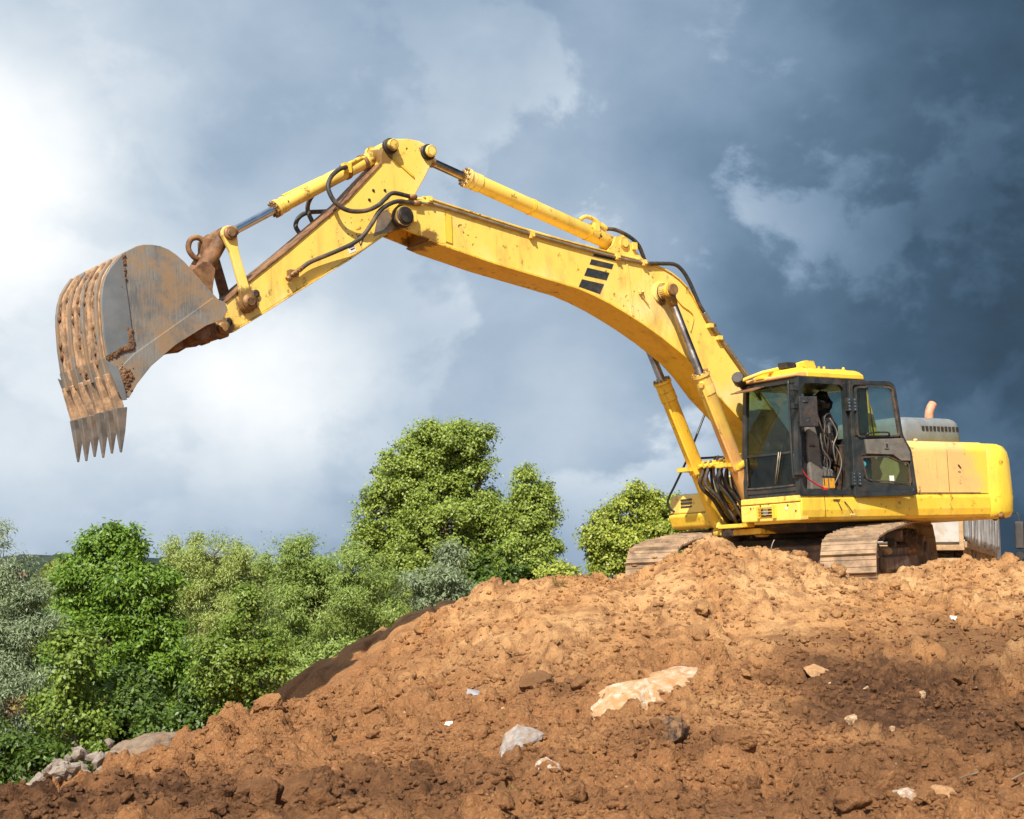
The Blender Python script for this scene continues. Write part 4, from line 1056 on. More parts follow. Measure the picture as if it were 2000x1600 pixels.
# panes
def pane(name, pts, th, axis_vec, mat, parent):
    v = [Vector(p) for p in pts]; a = Vector(axis_vec) * th; n = len(v)
    mb = MB(); mb.add(v + [p + a for p in v], [tuple(range(n)), tuple(range(2 * n - 1, n - 1, -1))] + [(i, n + i, n + (i + 1) % n, (i + 1) % n) for i in range(n)])
    return mb.build(name, mat, parent)
pane('upper_windscreen', [(CF1 - .035, CL0 + .055, 2.03), (CF1 - .035, CL1 - .07, 2.03), (lean(2.5) - .03, CL1 - .07, 2.5), (lean(2.98) - .03, CL1 - .07, CZ1 - .05), (lean(2.98) - .03, CL0 + .055, CZ1 - .05), (lean(2.5) - .03, CL0 + .055, 2.5)], .006, (-1, 0, 0), m_glass, cab)
pane('lower_windscreen', [(CF1 - .035, CL0 + .055, CZ0 + .12), (CF1 - .035, CL1 - .07, CZ0 + .12), (CF1 - .035, CL1 - .07, 2.015), (CF1 - .035, CL0 + .055, 2.015)], .006, (-1, 0, 0), m_glass_dark, cab)
pane('right_window', [(.76, CL0 + .02, 1.92), (CF1 - .05, CL0 + .02, 1.92), (lean(CZ1) - .04, CL0 + .02, CZ1 - .07), (.76, CL0 + .02, CZ1 - .07)], .006, (0, 1, 0), m_glass, cab)
pane('rear_side_window', [(.45, CL0 + .02, 2.19), (.71, CL0 + .02, 2.19), (.71, CL0 + .02, CZ1 - .07), (.45, CL0 + .02, CZ1 - .07)], .006, (0, 1, 0), m_glass, cab)
pane('rear_window', [(CF0 + .02, CL0 + .05, 2.24), (CF0 + .02, CL1 - .06, 2.24), (CF0 + .02, CL1 - .06, CZ1 - .07), (CF0 + .02, CL0 + .05, CZ1 - .07)], .006, (1, 0, 0), m_glass, cab)
pane('left_rear_window', [(.61, CL1 - .03, 2.24), (.45, CL1 - .03, 2.24), (.45, CL1 - .03, CZ1 - .07), (.61, CL1 - .03, CZ1 - .07)], .006, (0, -1, 0), m_glass, cab)
# rubber seal round the windscreen and the wiper
b = MB(); b.tube([(CF1 - .012, CL0 + .075, 2.0), (CF1 - .012, CL0 + .075, CZ0 + .2), (CF1 - .012, CL0 + .10, CZ0 + .135), (CF1 - .012, CL1 - .12, CZ0 + .135), (CF1 - .012, CL1 - .085, CZ0 + .2), (CF1 - .012, CL1 - .085, 2.0)], .012, 6); b.build('window_seal', m_rubber, cab)
b = MB(); b.tube([(CF1 - .01, 1.05, 1.62), (CF1 + .0, 1.16, 2.04)], .008, 6, 1); b.tube([(CF1 - .005, 1.09, 1.64), (CF1 + .005, 1.20, 2.04)], .005, 6, 1); b.build('wiper', m_pipe, cab)
# grab rail on the corner pillar
b = MB(); b.tube([(1.76, 1.44, 2.95), (1.80, 1.46, 2.9), (1.81, 1.46, 2.4), (1.81, 1.46, 1.75), (1.77, 1.45, 1.68)], .013, 8); b.build('grab_rail', m_cab, cab)
b = MB()
for z in (2.86, 2.62, 1.75): b.box((1.69, 1.45, z - .04), (1.80, 1.53, z + .03))
b.build('hinge_bracket', m_cab, cab, .006)
# mirror with its arm
b = MB(); b.tube([(1.70, 1.50, 2.62), (1.72, 1.62, 2.66), (1.66, 1.66, 2.66)], .012, 6); ma = b.build('mirror_arm', m_cab, exc)
b = MB(); b.tube([(1.70, 1.50, 2.42), (1.70, 1.60, 2.40), (1.66, 1.66, 2.42)], .010, 6); b.build('lower_stay', m_cab, ma)
b = MB(); b.box((-.03, -.13, -.20), (.03, .13, .20), Matrix.Translation((1.64, 1.63, 2.53)) @ Matrix.Rotation(R(66), 4, 'Z')); b.box((-.05, -.03, -.05), (-.02, .03, .05), Matrix.Translation((1.64, 1.63, 2.53)) @ Matrix.Rotation(R(66), 4, 'Z')); b.build('mirror_housing', m_black, ma, .02, 3)

# ---- inside the cab
b = MB()
seat_b = lump_mesh(9, 3, .10, (.16, .26, .42)); seat_b.verts.ensure_lookup_table()
b.add([v.co + Vector((.70, .98, 2.28)) for v in seat_b.verts], [tuple(v.index for v in f.verts) for f in seat_b.faces], True); seat_b.free()
seat_b = lump_mesh(14, 3, .14, (.30, .28, .14)); seat_b.verts.ensure_lookup_table()
b.add([v.co + Vector((.93, .98, 1.90)) for v in seat_b.verts], [tuple(v.index for v in f.verts) for f in seat_b.faces], True); seat_b.free()
seat_b = lump_mesh(19, 3, .22, (.13, .17, .15)); seat_b.verts.ensure_lookup_table()
b.add([v.co + Vector((.68, .98, 2.74)) for v in seat_b.verts], [tuple(v.index for v in f.verts) for f in seat_b.faces], True); seat_b.free()
b.box((.70, .76, 1.51), (1.14, 1.20, 1.80))
b.build('driver_seat', m_seat, exc)
b = MB()
dr = lump_mesh(31, 3, .2, (.11, .07, .55)); dr.verts.ensure_lookup_table()
b.add([v.co + Vector((1.47, 1.28, 2.05)) for v in dr.verts], [tuple(v.index for v in f.verts) for f in dr.faces], True); dr.free()
b.build('hanging_plastic_sheet', m_seat, exc)
b = MB(); b.prism([(1.36, 1.52), (1.40, 2.1), (1.36, 2.45), (1.26, 2.5), (1.16, 2.2), (1.13, 1.85), (.92, 1.80), (.90, 1.52)], 1.22, 1.36); con = b.build('side_console', m_console, exc, .03, 3)
b = MB(); b.box((.92, 1.361, 1.55), (1.02, 1.364, 1.68)); b.box((1.05, 1.361, 1.55), (1.14, 1.364, 1.68)); b.build('amber_label', m_label, con)
b = MB(); b.box((1.26, 1.20, 2.10), (1.37, 1.375, 2.115)); b.box((.90, 1.21, 1.70), (1.16, 1.37, 1.712)); b.build('console_seam', m_black, con)
for f, y, z, h in ((.98, 1.26, 1.80, .62), (.86, 1.22, 1.80, .50), (1.50, .70, 1.55, .55), (1.44, .88, 1.55, .50)):
    b = MB(); b.tube([(f, y, z), (f + .02, y, z + h * .5), (f - .03, y + .02, z + h)], .013, 6); b.rings((f - .03, y + .02, z + h), (f - .03, y + .02, 9), [(0, .028), (.08, .03), (.11, .015)], 10); b.build('control_lever', m_black, exc)
b = MB(); b.tube([(.80, 1.30, 2.42), (.86, 1.31, 2.55), (.97, 1.31, 2.52), (.99, 1.31, 2.36), (.90, 1.31, 2.22), (.84, 1.31, 2.0)], .013, 6); b.tube([(1.06, 1.30, 2.35), (1.01, 1.31, 2.15), (1.0, 1.31, 1.9), (.95, 1.32, 1.72), (.98, 1.33, 1.55)], .011, 6); b.build('loose_cable', m_black, exc)
for i in range(9):
    f0 = rng.uniform(.82, 1.12); z0 = rng.uniform(2.0, 2.6)
    b = MB(); b.tube([(f0, 1.30, z0), (f0 + rng.uniform(-.1, .1), 1.34, z0 - .2), (f0 + rng.uniform(-.12, .12), 1.36, z0 - .38), (f0 + rng.uniform(-.1, .1), 1.33, z0 - .6)], rng.uniform(.005, .012), 6)
    b.build('loose_cable', rng.choice([m_black, m_black, m_dark, m_console]), exc)
b = MB(); b.tube([(1.04, 1.325, 2.30), (1.02, 1.33, 2.12), (.99, 1.33, 1.93)], .005, 6); b.build('bare_wire', m_chrome, exc)
b = MB(); b.tube([(1.63, 1.44, 1.98), (1.64, 1.45, 1.82), (1.53, 1.45, 1.68), (1.36, 1.45, 1.59), (1.20, 1.46, 1.53)], .011, 6); b.box((1.17, 1.45, 1.52), (1.25, 1.47, 1.545)); b.build('red_strap', m_red, exc)
b = MB(); b.box((1.38, .60, 1.51), (1.60, .74, 2.0)); b.box((1.30, .56, 2.0), (1.62, .78, 2.06)); b.build('monitor_console', m_black, exc, .02)
b = MB(); b.prism([(1.60, 1.52), (1.68, 1.52), (1.50, 1.95), (1.44, 1.95)], .95, 1.0); b.box((1.3, .85, 1.515), (1.62, 1.25, 1.545)); b.build('pedals', m_dark, exc, .005)
b = MB(); b.box((.40, .60, 1.52), (.62, 1.36, 2.15)); b.build('battery_locker', m_dark, exc, .02)

b = MB(); b.prism([(.29, 2.96), (.10, 2.96), (-.14, 2.20), (.08, 2.20)], 1.22, 1.30); b.prism([(.04, 2.74), (-.06, 2.70), (-.24, 2.20), (-.16, 2.20)], 1.05, 1.10); b.prism([(.29, 2.99), (.08, 2.99), (.08, 2.95), (.29, 2.95)], .6, 1.30); b.build('pane_stripe_bars', m_yellow2, exc, .008)  # slanted bars added to give the yellow stripes in the door pane

# ---- open door, swung right round on its hinges and standing a little off the side
hinge = Matrix.Translation((.70, 1.535, 0)) @ Matrix.Rotation(R(-7), 4, 'Z')
door = empty('cab_door', parent=exc)
door.matrix_local = hinge
def offset_poly(p, d):
    n = len(p); out = []
    ar = sum(p[i][0] * p[(i + 1) % n][1] - p[(i + 1) % n][0] * p[i][1] for i in range(n))
    sg = 1 if ar > 0 else -1
    for i in range(n):
        a = Vector(p[i - 1]); b_ = Vector(p[i]); c = Vector(p[(i + 1) % n])
        n1 = Vector((-(b_ - a).y, (b_ - a).x)).normalized() * sg; n2 = Vector((-(c - b_).y, (c - b_).x)).normalized() * sg
        m_ = (n1 + n2); m_ = m_ / max(.3, m_.dot(n1)) if m_.length > 1e-6 else n1
        out.append(tuple(b_ + m_ * d))
    return out
def round_poly(p, r, seg=4):
    out = []; n = len(p)
    for i in range(n):
        a = Vector(p[i - 1]); b_ = Vector(p[i]); c = Vector(p[(i + 1) % n])
        u = (a - b_); w = (c - b_); rr = min(r, u.length * .45, w.length * .45)
        A = b_ + u.normalized() * rr; B = b_ + w.normalized() * rr
        for k in range(seg + 1):
            t = k / seg; out.append(tuple(A * (1 - t) ** 2 + b_ * 2 * t * (1 - t) + B * t * t))
    return out
def ring_frame(mb, outer, inner, y0, y1):
    n = len(outer)
    v = [(x, y0, z) for x, z in outer] + [(x, y0, z) for x, z in inner] + [(x, y1, z) for x, z in outer] + [(x, y1, z) for x, z in inner]
    f = []
    for i in range(n):
        j = (i + 1) % n
        f += [(i, j, n + j, n + i), (2 * n + i, 3 * n + i, 3 * n + j, 2 * n + j), (i, 2 * n + i, 2 * n + j, j), (n + i, n + j, 3 * n + j, 3 * n + i)]
    mb.add(v, f)
dq = [(.03, 2.99), (-.70, 3.0), (-.80, 2.94), (-.885, 2.25), (-1.02, 2.05), (-1.085, 1.43), (.05, 1.41)]
do = round_poly(dq, .05)
up_in = round_poly([(-.07, 2.91), (-.68, 2.925), (-.745, 2.89), (-.835, 2.235), (-.055, 2.215)], .07)
lo_in = round_poly([(-.10, 1.96), (-.60, 1.97), (-.78, 1.90), (-.955, 1.88), (-.985, 1.58), (-.17, 1.64)], .06)
b = MB()
# frame as: perimeter ring plus middle rail
inn = round_poly(offset_poly(dq, .062), .05)
ring_frame(b, do, inn, -.025, .03)
b.prism([(-.03, 2.22), (-.84, 2.24), (-.97, 2.02), (-.985, 1.87), (-.80, 1.885), (-.66, 1.965), (-.05, 1.975)], -.022, .012)
b.prism([(.0, 1.47), (-.03, 1.70), (-.30, 1.62), (-1.02, 1.565), (-1.03, 1.48)], -.02, .02)
b.prism([(-.02, 2.0), (-.02, 2.2), (-.09, 2.2), (-.13, 2.0), (-.16, 1.7), (-.09, 1.62), (-.02, 1.62)], -.018, .014)
b.build('door_frame', m_cab, door, .01)
b = MB(); ring_frame(b, up_in, offset_poly(up_in, .022), .005, .036); b.build('window_seal', m_rubber, door)
b = MB(); ring_frame(b, lo_in, offset_poly(lo_in, .02), .005, .034); b.build('window_seal', m_rubber, door)
b = MB(); b.prism(offset_poly(up_in, -.015), .0, .006); b.build('upper_pane', m_glass_door, door)
b = MB(); b.prism(offset_poly(lo_in, -.01), .001, .007); b.build('lower_pane', m_glass_door, door)
b = MB(); b.prism([(-.18, 2.19), (-.86, 2.21), (-.965, 2.03), (-.97, 1.90), (-.80, 1.90), (-.66, 1.985), (-.20, 1.995)], .012, .05); b.box((-.58, .05, 2.06), (-.50, .065, 2.15)); b.build('door_trim', m_console, door, .02, 2)
b = MB(); b.box((-.555, .064, 2.08), (-.525, .068, 2.13)); b.build('door_latch', m_black, door)
b = MB(); b.tube([(-.20, .03, 2.235), (-.24, .07, 2.275), (-.56, .07, 2.285), (-.62, .03, 2.245)], .012, 8); b.build('door_handle', m_black, door)
b = MB(); b.tube([(-.30, .012, 2.92), (-.37, .012, 2.22)], .010, 6, 1); b.build('pane_divider', m_black, door)
b = MB(); b.cyl((-.16, .008, 1.86), (-.16, .012, 1.86), .035, .035, 16); b.build('round_sticker', m_teal, door)
b = MB(); b.prism([(-.60, 1.70), (-.68, 1.70), (-.68, 1.60), (-.60, 1.60)], .009, .012); b.build('paper_sticker', m_white, door)
for z in (2.66, 1.66):
    for dx in (-.045, .055):
        b = MB(); b.box((dx - .03, -.02, z - .09), (dx + .03, .04, z + .09)); hg = b.build('hinge', m_cab, door, .008)
        for k in range(4):
            bb = MB(); bb.rings((dx, .035, z - .066 + .044 * k), (dx, 1, z - .066 + .044 * k), [(0, .014), (.012, .012)], 8); bb.build('bolt', m_chrome, door)
# ---- undercarriage
UA = R(30)
ucm = Matrix.Translation((.40, 0, 0)) @ Matrix.Rotation(UA, 4, 'Z')
b = MB(); b.box((-1.1, -1.05, .42), (1.1, 1.05, .80)); b.prism([(-.9, .8), (.9, .8), (.6, .90), (-.6, .90)], -.8, .8); b.box((.98, -1.0, .40), (1.14, 1.0, .72))
cf = b.build('carbody', m_frame, exc, .03); cf.matrix_local = ucm
def track_path():
    pts = []
    cx, cz, r = 2.02, .47, .40
    for a in range(-90, 91, 12): pts.append((cx + r * math.cos(R(a)), cz + r * math.sin(R(a))))
    pts += [(1.6, .925), (1.1, .965), (.4, 1.02), (-.5, 1.075), (-1.2, 1.095), (-1.7, 1.10)]
    cx, cz, r = -1.98, .59, .50
    for a in range(96, 250, 12): pts.append((cx + r * math.cos(R(a)), cz + r * math.sin(R(a))))
    pts += [(-1.75, .09), (-1.4, .07), (0, .07), (1.4, .07), (1.8, .07)]
    return pts
def resample(pts, n):
    P = [Vector(p) for p in pts] + [Vector(pts[0])]
    d = [0]
    for a, c in zip(P, P[1:]): d.append(d[-1] + (c - a).length)
    out = []
    for k in range(n):
        t = d[-1] * k / n; i = max(j for j in range(len(d) - 1) if d[j] <= t)
        u = (t - d[i]) / (d[i + 1] - d[i]); p = P[i].lerp(P[i + 1], u); tg = (P[i + 1] - P[i]).normalized()
        out.append((p, tg))
    return out
NS = 48
PATH97 = resample(track_path(), 97)
SW = .35
sm = MB()
sm.box((-.112, -SW, -.014), (.108, SW, .010))
for f, h in ((-.098, .040), (-.02, .018), (.07, .018)): sm.prism([(f - .013, .008), (f + .013, .008), (f + .008, h), (f - .008, h)], -SW + .004, SW - .004)
sm.box((-.09, -.13, -.085), (.09, -.075, -.012)); sm.box((-.09, .075, -.085), (.09, .13, -.012))
shoe_mesh = None
for s in (1, -1):
    b = MB()
    b.prism([(1.75, .30), (1.75, .62), (1.2, .70), (-1.4, .74), (-1.75, .62), (-1.75, .30)], s * 1.30 - .17, s * 1.30 + .17)
    b.prism([(-1.3, .42), (-1.3, .62), (1.3, .60), (1.3, .42)], s * 1.30 + s * .17, s * 1.30 + s * .27)
    tr = b.build('track', m_frame, exc, .02); tr.matrix_local = ucm
    for i, (p, tg) in enumerate(resample(track_path(), NS)):
        if shoe_mesh is None:
            o = sm.build('track_shoe', m_track, tr); shoe_mesh = o.data
        else:
            o = bpy.data.objects.new('track_shoe', shoe_mesh); col.objects.link(o); o.parent = tr
        nx = Vector((tg.y, -tg.x))
        j = rng.uniform(-.03, .03)
        Mx = Matrix(((tg.x, 0, nx.x, p.x), (0, 1, 0, s * 1.30), (tg.y, 0, nx.y, p.y), (0, 0, 0, 1)))
        o.matrix_local = Mx @ Matrix.Rotation(j, 4, 'Y')
    # idler, sprocket with final drive, rollers
    b = MB(); b.rings((2.02, s * 1.30 - .12, .47), (2.02, s * 1.30 + .12, .47), [(0, .24), (.0, .30), (.04, .32), (.04, .36), (.20, .36), (.20, .32), (.24, .30), (.24, .24)], 36); b.rings((2.02, s * 1.30 - .2, .47), (2.02, s * 1.30 + .2, .47), [(0, .09), (.40, .09)], 20); b.build('idler_wheel', m_frame, tr)
    b = MB()
    b.rings((-1.98, s * 1.30 - .10, .59), (-1.98, s * 1.30 + .1, .59), [(0, .38), (.2, .38)], 36)
    for k in range(22):
        a = 2 * math.pi * k / 22; c = Vector((-1.98 + .41 * math.cos(a), .59 + .41 * math.sin(a)))
        b.box((-.04, -.05, -.03), (.05, .05, .03), Matrix.Translation((c.x, s * 1.30, c.y)) @ Matrix.Rotation(-a, 4, 'Y'))
    b.build('sprocket', m_frame, tr)
    b = MB(); b.rings((-1.98, s * 1.36, .59), (-1.98, s * 3, .59), [(0, .36), (.12, .36), (.12, .32), (.20, .31), (.20, .22), (.24, .21)], 36)
    for k in range(16):
        a = 2 * math.pi * k / 16; b.cyl((-1.98 + .335 * math.cos(a), s * 1.47, .59 + .335 * math.sin(a)), (-1.98 + .335 * math.cos(a), s * 1.51, .59 + .335 * math.sin(a)), .02, .02, 6)
    b.build('final_drive', m_frame, tr, .006)
    for k in range(7):
        u = -1.35 + k * .45
        b = MB(); b.rings((u, s * 1.30 - .17, .25), (u, s * 1.30 + .17, .25), [(0, .12), (.05, .12), (.05, .095), (.29, .095), (.29, .12), (.34, .12)], 20); b.build('track_roller', m_frame, tr)
    for u in (.75, -.7):
        b = MB(); b.rings((u, s * 1.30 - .12, .90), (u, s * 1.30 + .15, .90), [(0, .085), (.27, .085)], 16); b.box((u - .08, s * 1.30 - .05, .7), (u + .08, s * 1.30 + .05, .86)); b.build('carrier_roller', m_frame, tr)
    # rock guards on the outer side
    for u in (1.0, .1, -.8):
        b = MB(); b.box((u - .15, s * 1.30 + s * .17 if s > 0 else s * 1.30 - .24, .40), (u + .15, s * 1.30 + .24 if s > 0 else s * 1.30 - .17, .47))
        b.build('step_block', m_track, tr, .01)
    b = MB()
    for i in range(26):
        add_lump(b, (rng.uniform(-1.6, 1.9), s * 1.30 + rng.uniform(-.2, .24), rng.uniform(.60, .74)), rng.uniform(.04, .10), 300 + i + 40 * s, (1.2, 1.2, .7))
    for i in range(60):                                       # earth packed on and between the shoes
        p_, tg = PATH97[rng.randrange(97)]
        nx = Vector((tg.y, -tg.x)); p_ = p_ + nx * .012
        add_lump(b, (p_.x, s * 1.30 + rng.uniform(-.33, .33), p_.y), rng.uniform(.015, .05), 400 + i + 70 * s, (1.2, 1.5, .5))
    tag(b.build('caked_mud', m_clod, tr), kind='stuff')
# ------------------------------------------------------------------ parked tipper truck behind the machine
m_tarp = simple('grey_tarpaulin', (.36, .36, .355), .7, 0, .2, 3, .15, (.30, .27, .23), .5)
m_panel = simple('white_truck_panel', (.42, .405, .375), .6, 0, .12, 3, .1, (.36, .24, .14), .65)
m_beam = simple('dusty_truck_beam', (.38, .25, .13), .75, 0, .3, 5, .25, (.15, .10, .07), .5)
m_tyre = simple('tyre_rubber', (.03, .028, .026), .85, 0, .3, 9, .3, DUST, .4)
truck = empty('tipper_truck', (8.2, 28.0, -.28), (0, R(1.2), math.atan2(.92, .38)))
tag(truck, 'dusty tipper truck with white ribbed body and grey tarpaulin parked behind the excavator', 'truck')
b = MB(); b.box((0.02, .02, 1.02), (6.0, 2.38, 1.08)); b.box((5.9, .03, 1.08), (5.98, 2.37, 2.15)); b.box((.02, 2.30, 1.08), (5.9, 2.36, 2.0)); body = b.build('tipper_body', m_panel, truck, .01)
for k in range(4):
    y0 = .03 + k * .59
    b = MB(); b.box((-.02, y0 + .04, 1.05), (.02, y0 + .55, 1.98)); b.build('tailgate_panel', m_panel, truck, .008)
for k in range(5):
    y0 = .0 + k * .58
    b = MB(); b.box((-.07, y0 - .01, .98), (-.02, y0 + .07, 2.02)); b.build('tailgate_post', m_beam, truck, .006)
b = MB(); b.box((-.09, -.02, .90), (.0, 2.42, 1.0)); b.build('tail_beam', m_beam, truck, .008)
b = MB(); b.box((0, -.06, .95), (6.0, .02, 1.06)); b.build('side_rail', m_beam, truck, .008)
for k in range(9):
    b = MB(); b.box((.15 + k * .68, -.03, .55), (.22 + k * .68, .03, .95)); b.build('rail_post', m_beam, truck)
b = MB(); b.box((.2, .55, .62), (7.6, .75, .88)); b.box((.2, 1.65, .62), (7.6, 1.85, .88)); b.box((-.05, .05, .60), (.12, 2.35, .76)); b.build('chassis', m_beam, truck, .01)
b = MB()
N_ = 150
for i in range(N_):
    pass
vs = []; fs_ = []
for j, z in enumerate(np.linspace(1.06, 2.05, 9)):
    for i in range(N_):
        x = i / (N_ - 1) * 6.0
        vs.append((x, -.05 - .05 * math.sin(x * 21 + .5 * math.sin(x * 5)) - .03 * math.sin(x * 47 + z) + (.0 if j else .01), z + (.05 * math.sin(x * 9) if j == 0 else 0)))
for j in range(8):
    for i in range(N_ - 1): fs_.append((j * N_ + i, j * N_ + i + 1, (j + 1) * N_ + i + 1, (j + 1) * N_ + i))
b.add(vs, fs_, True); tp = b.build('tarpaulin', m_tarp, truck); tp.modifiers.new('thickness', 'SOLIDIFY').thickness = .008
for x in (1.1, 2.3, 6.9):
    for y in (.15, 2.25):
        b = MB(); b.rings((x, y - .14, .5), (x, y + .14, .5), [(0, .34), (.02, .46), (.06, .5), (.22, .5), (.26, .46), (.28, .34)], 28); w_ = b.build('wheel', m_tyre, truck)
        b = MB(); b.rings((x, y - .145, .5), (x, y + .145, .5), [(0, .10), (.03, .28), (.05, .33), (.24, .33), (.26, .28), (.29, .10)], 24); b.build('rim', m_beam, w_)
b = MB(); b.prism([(6.2, .7), (6.2, 2.3), (6.5, 2.42), (7.7, 2.40), (8.05, 1.6), (8.1, .7)], .04, 2.36); b.build('truck_cab', m_panel, truck, .05, 3)
b = MB(); b.tube([(7.5, .04, 2.0), (7.5, -.25, 1.98), (7.45, -.42, 1.9), (7.45, -.42, .95), (7.5, -.25, .86), (7.5, .04, .86)], .014, 6); b.build('mirror_bracket', m_black, truck)
b = MB(); b.box((7.42, -.53, 1.18), (7.49, -.32, 1.80)); b.build('mirror', m_black, truck, .04, 3)
b = MB(); b.box((7.405, -.51, 1.20), (7.42, -.34, 1.78)); b.build('mirror_glass', m_mirror, truck)
b = MB(); b.rings((7.40, -.42, 1.02), (7.5, -.42, 1.02), [(0, .10), (.02, .115), (.06, .10)], 20); b.build('round_mirror', m_black, truck)

# ------------------------------------------------------------------ trees
def leaf_material(name, c1, c2, trans=.45, rough=.45):
    M = Mat(name)
    g = M.n('ShaderNodeNewGeometry')
    c = M.mix(g.outputs['Random Per Island'], c1, c2)
    M.set(color=c, rough=rough, spec=.35)
    tl = M.n('ShaderNodeBsdfTranslucent')
    M.l(M.mix(.5, c, (.22, .30, .03)), tl.inputs[0])
    mx = M.n('ShaderNodeMixShader'); mx.inputs[0].default_value = trans
    M.l(M.b.outputs[0], mx.inputs[1]); M.l(tl.outputs[0], mx.inputs[2]); M.l(mx.outputs[0], M.out.inputs[0])
    return M.m
ml_walnut = leaf_material('walnut_leaves', (0.069, 0.147, 0.019), (0.208, 0.331, 0.034), 0.27)
ml_silver = leaf_material('silver_willow_leaves', (0.137, 0.186, 0.093), (0.3, 0.361, 0.206), 0.2)
ml_yellow = leaf_material('yellow_green_leaves', (0.166, 0.2, 0.035), (0.318, 0.337, 0.067), 0.27)
ml_willow = leaf_material('willow_leaves', (0.156, 0.231, 0.047), (0.329, 0.426, 0.097), 0.27)
ml_pale = leaf_material('pale_willow_leaves', (0.216, 0.284, 0.068), (0.418, 0.493, 0.134), 0.27)
ml_sapling = leaf_material('sapling_leaves', (0.092, 0.161, 0.019), (0.26, 0.342, 0.059), 0.29)
ml_poplar = leaf_material('poplar_leaves', (0.129, 0.203, 0.03), (0.374, 0.448, 0.082), 0.27)
ml_poplar2 = leaf_material('far_poplar_leaves', (0.177, 0.244, 0.03), (0.478, 0.507, 0.082), 0.27)
ml_bush = leaf_material('shaded_shrub_leaves', (.034, .070, .012), (.12, .19, .028), .24)  # green darkened to carry the shade over the low shrubs
ml_under = leaf_material('shaded_undergrowth_leaves', (.018, .036, .008), (.055, .085, .018), .25)  # tree shade put into the leaf colour
m_bark = simple('bark', (.17, .125, .085), .9, 0, .4, 12, .5)

